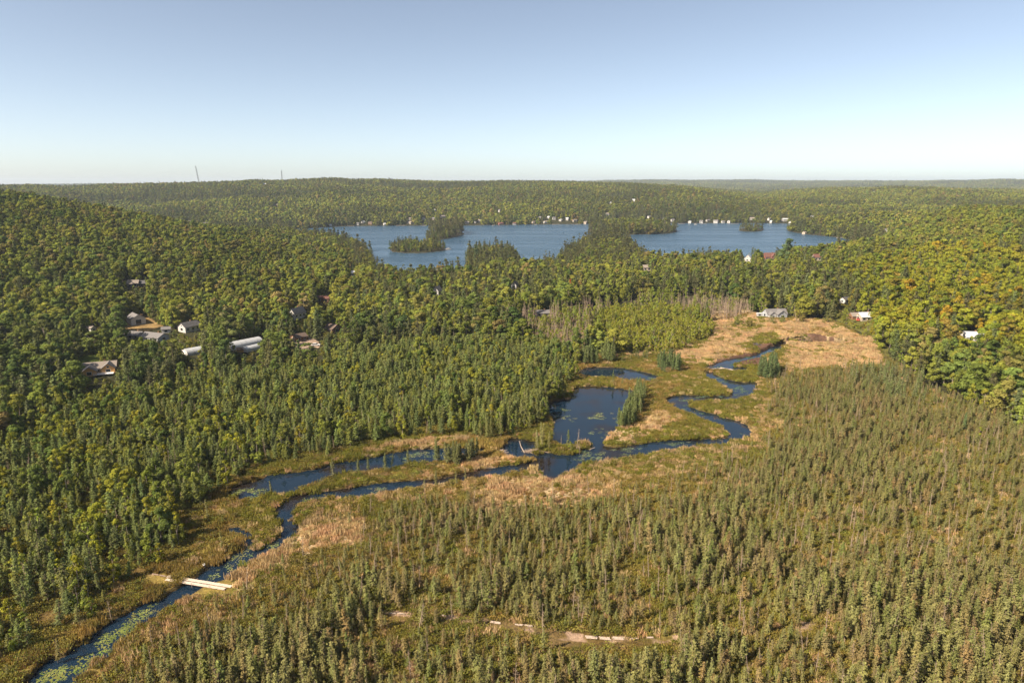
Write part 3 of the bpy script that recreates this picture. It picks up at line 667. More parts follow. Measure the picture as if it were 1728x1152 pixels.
# greenhouses
def tunnel(a, b, rw, hgt, label, kb):
    (x0, y0), (x1, y1) = gp(*a), gp(*b); z = float(min(ground(x0, y0)[0], ground(x1, y1)[0])); L = math.hypot(x1 - x0, y1 - y0)
    r = empty('greenhouse', ((x0 + x1) / 2, (y0 + y1) / 2, z), math.atan2(y1 - y0, x1 - x0)); tag(r, label, 'greenhouse', None)
    arc = [(rw * math.cos(t), hgt * math.sin(t) ** .8) for t in np.linspace(0, math.pi, 13)]
    m = MB(); ns = max(2, int(L / 3))
    for i in range(ns):
        xa, xb = -L / 2 + L * i / ns, -L / 2 + L * (i + 1) / ns
        for (p, q), (p2, q2) in zip(arc[:-1], arc[1:]): m.poly([(xa, p, q), (xb, p, q), (xb, p2, q2), (xa, p2, q2)])
    m.build('cover', M_TUNNEL, r)
    for sgn in (-1, 1):
        m = MB(); pts = [(sgn * L / 2, p, q) for p, q in arc]; m.poly(pts if sgn > 0 else pts[::-1]); m.build('end_wall', W_WHITE, r)
    for i in range(ns + 1):
        m = MB(); xa = -L / 2 + L * i / ns; m.tube([(xa, p * 1.01, q * 1.01) for p, q in arc], .05, 4); m.build('rib', M_STEEL, r)
    m = MB(); m.box(-L / 2 - .06, -L / 2 - .01, -.8, .8, 0, 2); m.build('door', M_TRIM, r)
    keep(*kb, math.hypot(x0, y0)); n = int(L / 5) + 1
    for i in range(n + 1): BUILD.append((x0 + (x1 - x0) * i / n, y0 + (y1 - y0) * i / n, rw + 2))
    return r
tunnel((312,602), (366,592), 3.6, 3.0, 'longest pale greenhouse tunnel, partly covered by trees', (312,590,329,598))
KEEP.append((337,585,364,592,300))
tunnel((384,593), (438,582), 4.0, 3.6, 'wide white greenhouse tunnel at the upper end of the row', (398,573,436,583))
tunnel((411,597), (435,591), 2.6, 2.6, 'short arched white greenhouse in front of the wide one', (411,582,433,592))
building('shed', 'small orange brick shed on the end of the short greenhouse', 'shed', 407, 594, 12, [(0,0,4,3,1.8,.8,0,W_ORANGE,R_BROWN,0)], clear=3, kb=(403,586,412,592))

# cars
def car(label, px, py, yaw, paint):
    x, y, z = hit(px, py); r = empty('parked_car', (x, y, z), R(yaw)); tag(r, label, 'car'); BUILD.append((x, y, 3.5))
    def shape(prof, w0, w1):
        m = MB(); n = len(prof)
        m.poly([(a, -w0, b) for a, b in prof]); m.poly([(a, w0, b) for a, b in prof][::-1])
        for i in range(n):
            (a, b), (c, d) = prof[i], prof[(i + 1) % n]; m.poly([(a, w0, b), (c, w0, d), (c, -w0, d), (a, -w0, b)])
        return m
    shape([(-2.2,.35),(2.2,.35),(2.25,.8),(1.1,.95),(-2.1,1.0),(-2.25,.7)], .88, .8).build('body', paint, r)
    c = shape([(-1.9,.98),(1.0,.95),(.4,1.45),(-1.5,1.48)], .76, .7).build('cabin', M_GLASS, r)
    m = MB(); m.box(-1.4, .35, -.72, .72, 1.49, 1.53); m.build('roof', paint, r)
    for sx in (-1.35, 1.4):
        for sy in (-.86, .86):
            m = MB(); m.tube([(sx, sy - .1, .33), (sx, sy + .1, .33)], .33, 10); m.build('wheel', M_RUBBER, r)
    u, v = proj(x, y, z + .5); keep(u - 5, v - 4, u + 5, v + 3, math.hypot(x, y)); return r
car('white car parked on the gravel drive below the brown cabin', 533, 584, 15, simple('white_paint', (.7, .7, .7), .3, .03, 1, .5))
car('red car parked beside the white metal roofed house', 1448, 541, 60, simple('red_paint', (.5, .05, .02), .3, .03, 1, .5))

# plank footbridge over the stream
(bx0, by0), (bx1, by1) = gp(281, 979), gp(389, 997)
BL = math.hypot(bx1 - bx0, by1 - by0); br = empty('footbridge', ((bx0 + bx1) / 2, (by0 + by1) / 2, .55), math.atan2(by1 - by0, bx1 - bx0))
tag(br, 'pale plank footbridge of two parallel runs crossing the lily-covered stream', 'footbridge')
for sgn, x0, x1 in ((1, -BL / 2, BL / 2 - .1), (-1, -BL / 2 + .5, BL / 2 - .9)):
    y0 = sgn * .56; m = MB(); x = x0
    while x < x1:
        dz = random.uniform(-.012, .012); w_ = random.uniform(.17, .22); m.box(x, min(x + w_, x1), y0 - .42 + random.uniform(-.05, .03), y0 + .42 + random.uniform(-.03, .05), .2 + dz, .25 + dz); x += w_ + .015
    m.build('walkway', M_PLANK, br)
    for e in (-.24, .24):
        m = MB(); m.tube([(x0 - .2, y0 + e, .1), ((x0 + x1) / 2, y0 + e, .08), (x1 + .2, y0 + e, .1)], .095, 7); m.build('log_beam', M_LOG, br)
for x in (-BL * .3, -BL * .05, BL * .22):
    for sgn in (-1, 1):
        m = MB(); m.tube([(x, sgn * .9, -1.6), (x, sgn * .9, .55)], .06, 6); m.build('post', M_LOG, br)
    m = MB(); m.tube([(x, -1.0, -.05), (x, 1.0, -.05)], .06, 6); m.build('cross_beam', M_LOG, br)
keep(281, 974, 392, 1001, math.hypot(*gp(333, 987)) + 2)
for t in np.linspace(0, 1, 9): BUILD.append((bx0 + (bx1 - bx0) * t, by0 + (by1 - by0) * t, 1.5))
# broken boardwalk in the bog
def boardwalk(label, a, b, n, wdt, kb, wood=None):
    (x0, y0), (x1, y1) = gp(*a), gp(*b); L = math.hypot(x1 - x0, y1 - y0)
    wood = wood or M_OLD
    r = empty('boardwalk', ((x0 + x1) / 2, (y0 + y1) / 2, .62), math.atan2(y1 - y0, x1 - x0)); tag(r, label, 'boardwalk')
    for i in range(n):
        m = MB(); xa = -L / 2 + L * i / n; xb = -L / 2 + L * (i + 1) / n - .06; yo = random.uniform(-.14, .14); tl = random.uniform(-.04, .04)
        for k in range(3):
            yk = yo + (k - 1) * wdt * .68; b_ = len(m.v); m.box(xa + random.uniform(0, .35), xb - random.uniform(0, .3), yk - wdt * .3, yk + wdt * .3, .12, .18)
            m.v = m.v[:b_] + [(x, y + x * tl, z + random.uniform(0, .03)) for x, y, z in m.v[b_:]]
        m.build('plank_section', wood or M_PLANK, r)
        m = MB(); m.tube([((xa + xb) / 2, yo - wdt * 1.2, .05), ((xa + xb) / 2, yo + wdt * 1.2, .05)], .07, 5); m.build('sleeper', M_LOG, r)
    keep(*kb, math.hypot(x0, y0) + 2)
    for t in np.linspace(0, 1, 8): BUILD.append((x0 + (x1 - x0) * t, y0 + (y1 - y0) * t, 1.3))
boardwalk('long weathered boardwalk lying in the bog among spruces near the bottom', (986, 1079), (1055, 1084), 3, .42, (985, 1073, 1056, 1087))
boardwalk('short narrow piece of boardwalk after the long weathered one', (1061, 1084), (1078, 1083), 1, .2, (1060, 1078, 1078, 1087))
boardwalk('last tiny piece of boardwalk half hidden by spruces', (1090, 1081), (1104, 1081), 1, .2, (1090, 1076, 1104, 1084))
boardwalk('narrow brown log path leading to the upper end of the footbridge', (243, 970), (280, 978), 3, .16, (243, 966, 281, 982), M_LOG)
boardwalk('faint pale plank far along the reddish trail', (742, 1043), (756, 1044), 1, .22, (742, 1039, 756, 1047))
boardwalk('small pale plank in the reddish gap of the bog', (826, 1053), (846, 1056), 1, .3, (826, 1048, 846, 1059))

Dp = math.hypot(*gp(850, 1060)) + 1
for q in ((640,1034,690,1043), (735,1038,800,1049), (805,1046,872,1060), (925,1064,985,1090), (1110,1074,1130,1084)): keep(*q, Dp)
boardwalk('pale sunken planks in the reddish trail left of the long boardwalk', (868, 1058), (900, 1062), 2, .24, (868, 1052, 900, 1066))
boardwalk('thin pale board at the left beginning of the reddish trail', (655, 1038), (684, 1041), 2, .16, (655, 1034, 684, 1045))
# lattice masts on the far ridge
def mast(label, px, ybase, ytop, lean):
    a_ = math.atan2(px - 864, F * CP + (576 - ybase) * SP); ds = np.arange(2000, 4300, 40.); hs_ = ground(ds * math.sin(a_), ds * math.cos(a_))
    k_ = int(np.argmax((hs_ - CAMH) / ds)); dd = ds[k_]; x, y, z = dd * math.sin(a_), dd * math.cos(a_), float(hs_[k_]); z0 = z
    r = empty('radio_mast', (x, y, z0)); tag(r, label, 'radio mast')
    H = CAMH + (EYE - ytop) / F * dd - z0
    w0 = 2.0; L = -lean * H; m = MB(); legs = []
    for k in range(3):
        a = k * 2.094; c = (math.cos(a), math.sin(a)); legs.append(c)
        m.tube([(c[0] * w0, c[1] * w0, 0), (c[0] * w0 + L, c[1] * w0, H)], .42, 4)
    n = 14
    for i in range(n):
        za, zb = H * i / n, H * (i + 1) / n
        for k in range(3):
            a, b = legs[k], legs[(k + 1) % 3]; m.tube([(a[0] * w0 + L * za / H, a[1] * w0, za), (b[0] * w0 + L * zb / H, b[1] * w0, zb)], .14, 3, False)
    m.build('lattice', M_STEEL, r)
    m = MB(); m.tube([(L, 0, H), (L * 1.08, 0, H + 6)], .2, 4); m.build('antenna', M_STEEL, r)
    for fz in (.45, .62, .82):
        m = MB(); m.tube([(L * fz - 2.4, 0, H * fz), (L * fz - 1.6, 0, H * fz)], 1.6, 8); m.build('dish', M_STEEL, r)
mast('taller leaning lattice radio mast on the left skyline', 337, 309, 285, .12)
mast('smaller thin radio mast on the skyline over the far hill', 476, 303, 290, .0)

# pontoon boat and docks on the lake
def boat(label, px, py, yaw, L, hull, roof=True):
    x, y = gp(px, py); r = empty('boat', (x, y, .1), R(yaw)); tag(r, label, 'boat')
    m = MB(); prof = [(-L/2,.9),(L*.3,.9),(L*.5,0),(L*.3,-.9),(-L/2,-.9)]
    up = [(a, b * 1.25, .8) for a, b in prof]; lo = [(a * .94, b, -.2) for a, b in prof]
    m.poly(up[::-1]); m.poly(lo)
    for i in range(5): m.poly([lo[i], up[i], up[(i+1)%5], lo[(i+1)%5]][::-1])
    m.build('hull', hull, r)
    m = MB(); m.box(-L*.3, L*.1, -.8, .8, .82, 1.4); m.build('seat', W_CREAM, r)
    if roof:
        m = MB(); m.box(-L*.35, L*.15, -1, 1, 2.3, 2.4); m.build('canopy', R_WHITE, r)
        for a in (-L*.33, L*.13):
            for b in (-.9, .9):
                m = MB(); m.tube([(a, b, .8), (a, b, 2.3)], .05, 4); m.build('pole', M_STEEL, r)
def dock(label, px, py, yaw, L, group='docks along the far shore'):
    x, y = gp(px, py); r = empty('dock', (x, y, 0), R(yaw)); tag(r, label, 'dock', group)
    m = MB(); m.box(-L / 2, L / 2, -1, 1, .55, .75); m.build('deck', M_PLANK, r)
    for a in np.linspace(-L / 2 + .4, L / 2 - .4, 4):
        for b in (-.85, .85):
            m = MB(); m.tube([(a, b, -1), (a, b, 1.0)], .12, 5); m.build('post', M_LOG, r)
boat('white pontoon boat with canopy moored right of the low wooded island', 757, 421, 8, 8, W_WHITE)
dock('white dock joining the low wooded island to the pontoon boat', 747, 421.5, 6, 12, None)
boat('small white motor boat in front of the red boathouse', 833, 381, 20, 7, W_WHITE, False)
boat('small white boat off the first white boathouse on the right water', 1174, 379, -10, 8, W_WHITE)
boat('white boat beside the bright cottage row', 905, 379.5, 15, 7, W_WHITE, False)
for px, py, L, t in ((592,382,14,'short dock under the small white boathouse'), (676,381,18,'long dock left of the wide tan beach house'), (715,381,12,'short dock behind the low wooded island'),
    (820,380,16,'dock between the tan and the red boathouse'), (938,379,16,'dock below the middle of the bright row'), (975,379,14,'dock at the end of the bright row'),
    (1150,378,14,'dock at the right end of the wide island'), (1188,378,12,'dock right of the small white boat'), (1240,378,18,'dock after the close white cottages'), (1418,401.5,14,'pale dock on the bay behind the right point')):
    dock(t, px, py, 10, L)

# driftwood, stumps, sticks, beaver dam and lodge
def log(label, a, b, r0, z=.25, name='fallen_log', branches=3, m_=None):
    (x0, y0), (x1, y1) = gp(*a), gp(*b); m = MB(); L = math.hypot(x1 - x0, y1 - y0)
    m.tube([(0, 0, 0), (L * .5, .08 * L * .3, .12), (L, 0, .02)], [r0, r0 * .8, r0 * .35], 7)
    for k in range(branches):
        t = random.uniform(.3, .95) * L; an = random.uniform(-1, 1); q = random.uniform(.3, .9)
        m.tube([(t, 0, .05), (t + q * .6, q * an, q * .7)], [r0 * .3, r0 * .1], 4)
    o = m.build(name, m_ or M_DEADW, None, (x0, y0, z), math.atan2(y1 - y0, x1 - x0)); tag(o, label, 'log'); return o
log('pale fallen log leaning into the small pond left of the islet', (885, 765), (876, 745), .16, .3)
log('white drift log lying on top of the beaver dam', (1216, 622), (1232, 626), .3, .45)
log('shorter white drift log at the right of the beaver dam', (1226, 624), (1246, 628), .26, .4)
log('pale log stranded at the left shore of the square pond', (930, 762), (948, 766), .14, .3)
log('thin log on the right lip of the reedy islet', (995, 760), (1004, 757), .14, .35)
log('bleached log sticking out of the bank below the junction pool', (908, 796), (918, 797), .12, .3)
log('dark twisted driftwood in the dry meadow', (1280, 569), (1288, 560), .3, .6, 'driftwood', 6, M_BARKD)
log('thin pale log among the shrubs at the far right edge of the bog', (1700, 735), (1712, 722), .12, .6)
x, y = gp(1195, 624); s = MB(); s.tube([(0, 0, -.2), (.1, 0, .5), (.15, 0, .9)], [.45, .3, .22], 8)
for k in range(6): s.tube([(0, 0, .1), (math.cos(k) * .8, math.sin(k) * .8, -.1)], [.15, .05], 5)
tag(s.build('stump', M_DEADW, None, (x, y, .3)), 'white stump at the narrow outlet left of the beaver dam', 'stump')
x, y = gp(1257, 594); s = MB(); s.tube([(0, 0, -.2), (.1, 0, 1), (.15, 0, 2.1)], [.3, .22, .16], 8); tag(s.build('stump', M_DEADW, None, (x, y, .3)), 'upright pale stump on the mud flat', 'stump')
x, y = gp(345, 959); r = empty('stump', (x, y, .1)); tag(r, 'dark root stump with a bleached white top in the stream edge above the footbridge', 'stump')
s = MB(); s.tube([(0, 0, -.3), (.05, 0, .35), (.0, .05, .8)], [.42, .36, .22], 8)
for k in range(7): s.tube([(0, 0, .1), (math.cos(k) * .7, math.sin(k) * .7, -.15)], [.12, .04], 5)
s.build('root', M_BARKD, r); s = MB(); s.tube([(.05, 0, .78), (.2, .05, 1.05), (.1, -.1, 1.3)], [.2, .13, .06], 7); s.tube([(-.1, 0, .7), (-.3, 0, 1.1)], [.1, .04], 5); s.build('splinter', M_TRIM, r)
keep(338, 950, 352, 966, math.hypot(x, y))
def heap(label, cat, name, px, py, rx, ry, hz, n, m_):
    x, y = gp(px, py); r = empty(name, (x, y, .1)); tag(r, label, cat)
    m = MB()
    for k in range(n):
        a, q = random.uniform(0, 6.28), math.sqrt(random.random()); cx, cy = math.cos(a) * q * rx, math.sin(a) * q * ry; z = hz * (1 - q * q) + random.uniform(-.05, .1)
        t = random.uniform(0, 6.28); L = random.uniform(.5, 1.4); dz = random.uniform(-.2, .2)
        m.tube([(cx - math.cos(t) * L, cy - math.sin(t) * L, max(0, z - dz)), (cx + math.cos(t) * L, cy + math.sin(t) * L, max(0, z + dz))], [.06, .03], 4, False)
    o = m.build('sticks', m_, r); o['kind'] = 'stuff'
    m = MB(); nn = 14
    for i in range(5):
        for k in range(nn):
            a0, a1 = k * 6.2832 / nn, (k + 1) * 6.2832 / nn; q0, q1 = 1 - i / 5, 1 - (i + 1) / 5; f = lambda a, q: (math.cos(a) * q * rx, math.sin(a) * q * ry, hz * .92 * (1 - q * q))
            m.poly([f(a0, q0), f(a1, q0), f(a1, q1), f(a0, q1)] if i < 4 else [f(a0, q0), f(a1, q0), (0, 0, hz * .92)])
    m.build('mud_core', M_MUD, r)
M_MUD = simple('dark_mud', (.075, .06, .062), .6, .3, 1.5)
heap('low beaver dam of sticks between the meadow pool and the winding stream', 'beaver dam', 'beaver_dam', 1216, 625, 6, 2.2, .8, 160, M_DEADW)
heap('dark grey beaver lodge beside the meadow pool', 'beaver lodge', 'beaver_lodge', 1277, 585, 4.5, 6, 1.6, 220, simple('lodge_sticks', (.13, .11, .12), .8, .3, 4))
heap('brown heap of drowned sticks in front of the reedy islet', 'stick heap', 'stick_heap', 905, 762, 4, 1.6, .5, 90, M_SNAG)
heap('pale stick heap at the left lip of the small pond', 'stick heap', 'stick_heap', 846, 765, 1.6, 2.6, .7, 80, M_DEADW)

# ------------------------------------------------------------------ planting
HZ_AZ = np.radians(np.arange(-50, 50.01, .25)); HZ_D = np.concatenate([np.arange(80, 1500, 15.), np.arange(1500, 6000, 40.), np.arange(6000, 14000, 150.)])
a_, d_ = np.meshgrid(HZ_AZ, HZ_D, indexing='ij')
hh = ground((d_ * np.sin(a_)).ravel(), (d_ * np.cos(a_)).ravel()).reshape(a_.shape)
el = (hh + 7 - CAMH) / d_; CM = np.maximum.accumulate(el, 1)
def visible(x, y, ztop, slack=.004):
    d = np.hypot(x, y); ia = np.clip(np.round((np.degrees(np.arctan2(x, y)) + 50) / .25).astype(int), 0, len(HZ_AZ) - 1)
    idd = np.clip(np.searchsorted(HZ_D, d - 25) - 1, 0, len(HZ_D) - 1)
    return (ztop - CAMH) / d > CM[ia, idd] - slack
def jgrid(x0, x1, y0, y1, s, g):
    xs = np.arange(x0, x1, s); ys = np.arange(y0, y1, s); x, y = np.meshgrid(xs, ys); x = x.ravel(); y = y.ravel()
    return x + g.uniform(-.46, .46, len(x)) * s, y + g.uniform(-.46, .46, len(x)) * s
PL = {}     # kind -> list of arrays (x, y, z, scale, tint rgb, variant)
def add(kind, x, y, z, sc, tint, var, sx=None):
    if len(x): PL.setdefault(kind, []).append(np.column_stack([x, y, z, sc, tint, var, sc if sx is None else sx]))
HGT = dict(spruce=7, tamarack=9, fir=15, pine=21, broadleaf=14, far_broadleaf=14, poplar=9, bush=2.4, snag=7.5, sedge=.6, heath=.6, lily=0)
RAD = dict(spruce=.9, tamarack=1.7, fir=2.6, pine=3.4, broadleaf=4.4, far_broadleaf=4.6, poplar=2, bush=1.4, snag=.5, sedge=.5, heath=.5, lily=.5)
def cull(kind, x, y, z, sc):
    d = np.hypot(x, y); ok = np.ones(len(x), bool); ut, vt = proj(x, y, z + HGT[kind] * sc); ub, vb = proj(x, y, z); rw = RAD[kind] * sc * F / d
    for (x0, y0, x1, y1, D) in KEEP: ok &= ~((d < D - 1) & (ut + rw > x0) & (ut - rw < x1) & (vt < y1) & (vb > y0))
    if kind not in ('sedge', 'heath', 'lily'):
        for (bx, by, r) in BUILD: ok &= (x - bx) ** 2 + (y - by) ** 2 > (r + RAD[kind] * sc * .6) ** 2
    return ok
g = np.random.default_rng(11)
def tints(n, base, j, g):
    """n colours near base with brightness and hue jitter"""
    b = np.tile(np.array(base, float), (n, 1)) if np.ndim(base) == 1 else np.array(base, float)
    return b * g.uniform(1 - j, 1 + j, (n, 1)) * g.uniform(1 - j * .35, 1 + j * .35, (n, 3))

# --- bog and swamp
x, y = jgrid(-420, 420, 62, 460, 1.6, g)
ok = np.abs(np.arctan2(x, y)) < R(46); x, y = x[ok], y[ok]
z, s, sl, u, v, d, a = ground(x, y, True)
land = s > .9; x, y, z, s, u, v, d = (q[land] for q in (x, y, z, s, u, v, d))
uw, vw = warp(x, y)
inO, inL, inB, inS, inD = (inpoly(uw, vw, p) for p in (OPEN, CONL, BOGR, SHRB, DEAD))
inT = np.zeros(len(x), bool)
for p in TAN: inT |= inpoly(uw, vw, p)
cl, cl2, cl3 = fbm(x, y, 18, 61, 3), fbm(x, y, 50, 62, 2), fbm(x, y, 8, 63, 2)
rnd = g.random(len(x))
# slender spruces of the bog
GAP = [[(640,1035),(760,1040),(860,1050),(850,1062),(700,1052)], [(925,1065),(1110,1072),(1110,1092),(1000,1100),(900,1085)], [(1040,960),(1120,950),(1110,1000),(1040,1000)], [(560,900),(640,880),(600,930),(520,960),(470,1000),(440,985)], [(1350,1050),(1420,1040),(1440,1065),(1360,1075)], [(1500,1070),(1640,1078),(1640,1095),(1500,1090)]]
gap = np.zeros(len(x), bool)
for p in GAP: gap |= inpoly(u, v, p)
# distance into the wood from the open fen
EDGE = sdf(x, y, G(OPEN, 0), 30.0)
dens = (.3 + .7 * sst(1, np.where(v > 930, 6, 8), EDGE)) * (.55 + .6 * sst(.38, .55, cl))
for p in TRAIL: gap |= inpoly(u, v, p)
dens = np.where(gap, dens * .12, dens); dens = np.where(inT, dens * .35, dens)
m = inB & ~inO & (rnd < dens * .93)
n = m.sum(); sc = (.25 + .08 * sst(170, 220, d[m]) + .42 * g.random(n) ** 1.7) * (.7 + .6 * cl[m]) * (1 + .38 * sst(200, 115, d[m]) + .25 * sst(.55, .7, cl2[m])) * np.where(u[m] > 1250, .95, 1.0) * (.75 + .25 * sst(2, 25, EDGE[m]))
kk = g.random(n); tb = np.where((kk < .62)[:, None], (1.0, 1.0, 1.0), np.where((kk < .82)[:, None], (1.12, .93, 1.1), np.where((kk < .97)[:, None], (.85, .95, .8), (1.3, .98, 1.1))))
add('spruce', x[m], y[m], z[m], sc, tints(n, tb, .16, g), g.integers(0, 7, n), sc * g.uniform(1.1, 1.7, n))
m2 = inB & ~inO & ~m & (rnd > .955); n = m2.sum()
add('snag', x[m2], y[m2], z[m2], g.uniform(.5, .95, n), tints(n, (1, 1, 1), .1, g), g.integers(0, 6, n))
# swamp conifers on the left
dl = np.minimum(1, .5 + .5 * sst(0, 12, EDGE))
m = inL & ~inO & (rnd < .36 * dl * (.7 + .5 * sst(.35, .6, cl))); n = m.sum()
low = sst(850, 1000, v[m]) ; up = sst(760, 640, v[m])
isS = g.random(n) < .25 + .65 * low
sc = g.uniform(.65, 1.1, n) * (.85 + .25 * up) * (.65 + .7 * cl3[m]) * (.8 + .2 * sst(0, 14, EDGE[m]))
xx, yy, zz = x[m], y[m], z[m]
kk = g.random(n); tb = np.where((kk < .6)[:, None], (.92, 1.08, 1.0), np.where((kk < .85)[:, None], (1.05, 1.1, .8), (.75, .9, .95)))
t_ = tints(n, tb, .14, g)
add('tamarack', xx[~isS], yy[~isS], zz[~isS], sc[~isS] * .92, t_[~isS], g.integers(0, 6, (~isS).sum()), sc[~isS] * g.uniform(1.0, 1.45, (~isS).sum()))
add('spruce', xx[isS], yy[isS], zz[isS], sc[isS] * 1.1, t_[isS] * .95, g.integers(0, 7, isS.sum()), sc[isS] * g.uniform(1.3, 1.9, isS.sum()))
m4 = inL & ~inO & (rnd > .42) & (rnd < .42 + .045 * sst(790, 700, v) + .035 * 2.2 * sst(400, 200, u) * sst(950, 850, v)) & (cl > .4); n = m4.sum()
kk = g.random(n); tb = np.where((kk < .4)[:, None], (.65, .8, .9), np.where((kk < .7)[:, None], (1.0, 1.0, 1.0), (1.3, 1.18, .75)))
add('broadleaf', x[m4], y[m4], z[m4], g.uniform(.35, .7, n), tints(n, tb, .15, g), g.integers(0, 7, n))
m3 = inL & ~inO & ~m & (rnd > .945 - .08 * sst(450, 200, u) * sst(.4, .55, cl) - .03 * sst(.5, .6, cl)); n = m3.sum()     # yellow-green poplars and maples between
add('poplar', x[m3], y[m3], z[m3], g.uniform(.45, .95, n), tints(n, np.where(g.random((n, 1)) < .3, (1.4, 1.22, .7), (1.0, 1.02, .85)), .2, g), g.integers(0, 6, n))
m3 = inL & ~inO & ~m & (rnd < .705) & (rnd > .69); n = m3.sum()
add('snag', x[m3], y[m3], z[m3], g.uniform(.6, 1.1, n), tints(n, (1, 1, 1), .1, g), g.integers(0, 6, n))
# open fen: bushes and scattered small trees
m = inO & (s > 1.5) & ~inT & (rnd < .14 * sst(.42, .6, cl3) + .02); n = m.sum()
add('bush', x[m], y[m], z[m], g.uniform(.2, .6, n), tints(n, (.8, .85, .9), .35, g), g.integers(0, 6, n))
m = inO & (s > 2) & (rnd > .993) & (v > 830); n = m.sum()
add('spruce', x[m], y[m], z[m], g.uniform(.4, .85, n), tints(n, (1., 1., 1.), .15, g), g.integers(0, 7, n))
m = (inB | inL) & ~inO & (rnd > .70) & (rnd < .78); n = m.sum()
add('bush', x[m], y[m], z[m], g.uniform(.3, .7, n), tints(n, (.95, .85, .9), .3, g), g.integers(0, 6, n))
# yellow-green willow thicket
m = inS & (rnd < .42); n = m.sum()
add('poplar', x[m], y[m], z[m], g.uniform(.4, .75, n), tints(n, (1.35, 1.25, .9), .18, g), g.integers(0, 6, n))
m = inS & (rnd > .7); n = m.sum()
add('bush', x[m], y[m], z[m], g.uniform(.8, 1.4, n), tints(n, (1.2, 1.15, .9), .18, g), g.integers(0, 6, n))
# dead standing trees band
m = (inD | (inpoly(u, v, [(1190,500),(1260,505),(1290,530),(1240,548),(1180,545)]) & (s > 1))) & ~inS & (rnd < .42 * sst(.3, .6, cl)) & (v < 600); n = m.sum()
add('snag', x[m], y[m], z[m], g.uniform(.7, 1.6, n), tints(n, (1, 1, 1), .1, g), g.integers(0, 6, n))
m = inD & (rnd > .93); n = m.sum()
add('poplar', x[m], y[m], z[m], g.uniform(.35, .8, n), tints(n, (1.15, 1.15, .9), .2, g), g.integers(0, 6, n))
m = inD & (rnd > .72) & (rnd < .84); n = m.sum()
add('bush', x[m], y[m], z[m], g.uniform(.5, 1.1, n), tints(n, (.95, .75, 1.6), .25, g), g.integers(0, 6, n))
# clumps with a place of their own
CL = [('tamarack', [(1040,722),(1052,700),(1066,675),(1075,662),(1090,672),(1084,695),(1072,715),(1052,728)], 60, .55, .85, (.8,.95,1.)),
      ('tamarack', [(1108,628),(1112,618),(1130,614),(1148,622),(1146,630),(1120,632)], 34, .6, .95, (.7,.9,1.)),
      ('tamarack', [(1276,640),(1280,628),(1300,624),(1322,628),(1324,642),(1300,644)], 38, .7, 1.05, (.65,.85,1.)),
      ('tamarack', [(975,618),(985,604),(1010,600),(1038,606),(1035,618)], 34, .7, 1.1, (.8,.95,1.)),
      ('tamarack', [(1040,618),(1060,612),(1098,610),(1092,602),(1060,604)], 14, .3, .6, (.9,.95,1.)),
      ('tamarack', [(735,782),(745,772),(790,768),(806,772),(800,782),(760,790)], 30, .55, .85, (.95,.98,1.1)),
      ('spruce', [(878,762),(895,750),(912,748),(925,755),(930,764),(900,766)], 16, .8, 1.15, (1.1,1.1,1.1)),
      ('tamarack', [(925,705),(880,738),(830,745),(800,742),(860,700),(925,670),(950,668),(930,690)], 90, .6, .95, (1.,1.05,1.)),
      ('spruce', [(1420,640),(1480,625),(1560,650),(1560,690),(1480,680)], 70, .9, 1.3, (.8,.95,1.))]
for kind, poly, n, s0, s1, tb in CL:
    P = np.array(poly, float); q = g.uniform(P.min(0), P.max(0), (n * 6, 2)); q = q[inpoly(q[:, 0], q[:, 1], P)][:n]
    xx, yy = np.array([gp(*p) for p in q]).T; zz, ss = ground(xx, yy, True)[:2]; o = ss > .3; xx, yy, zz = xx[o], yy[o], zz[o]; n = len(xx)
    add(kind, xx, yy, zz, g.uniform(s0, s1, n), tints(n, tb, .14, g), g.integers(0, 6, n))
for px, py, kind, sc, tb in ((562,808,'spruce',1.0,(1.,1.05,1.2)), (604,800,'tamarack',.55,(.9,.95,1.1)), (622,798,'tamarack',.5,(.9,.95,1.1)), (650,797,'tamarack',.62,(.9,.95,1.1)), (660,795,'spruce',.7,(.9,1,1.1)), (688,785,'tamarack',.62,(.9,.95,1.1)),
    (460,835,'spruce',.7,(1.,1.,1.)), (958,760,'spruce',.95,(.8,.95,.8)), (963,764,'poplar',.35,(1.1,1.1,1.)), (973,763,'snag',.95,(1,1,1)), (978,766,'snag',.75,(1,1,1)), (947,750,'snag',.5,(1,1,1)), (735,825,'spruce',.75,(1,1,1.1)), (770,822,'spruce',.6,(1,1,1.1)),
    (786,815,'spruce',.65,(1,1,1.1)), (715,830,'spruce',.5,(1,1,1.1)), (1034,650,'spruce',.9,(.8,1,1)), (1049,652,'spruce',.6,(.8,1,1)), (1242,556,'bush',1.3,(.4,.5,.6)), (1440,705,'spruce',1.2,(.8,.95,1)), (1625,728,'fir',.45,(1,1.2,1.2)), (1650,742,'poplar',.5,(1.2,1.2,.8)),
    (935,660,'spruce',1.1,(.8,1,1)), (945,668,'spruce',1.0,(.9,1,1)), (352,880,'spruce',.8,(1,1,1)), (380,990,'snag',.8,(1,1,1)), (392,1002,'snag',1.0,(1,1,1)), (98,1118,'spruce',.8,(1.1,1,1.1)), (190,1050,'snag',.9,(1,1,1))):
    xx, yy = gp(px, py); zz = ground(xx, yy)
    add(kind, np.array([xx]), np.array([yy]), zz, np.array([sc]), np.array([tb], float), np.array([int(g.integers(0, 6))]))

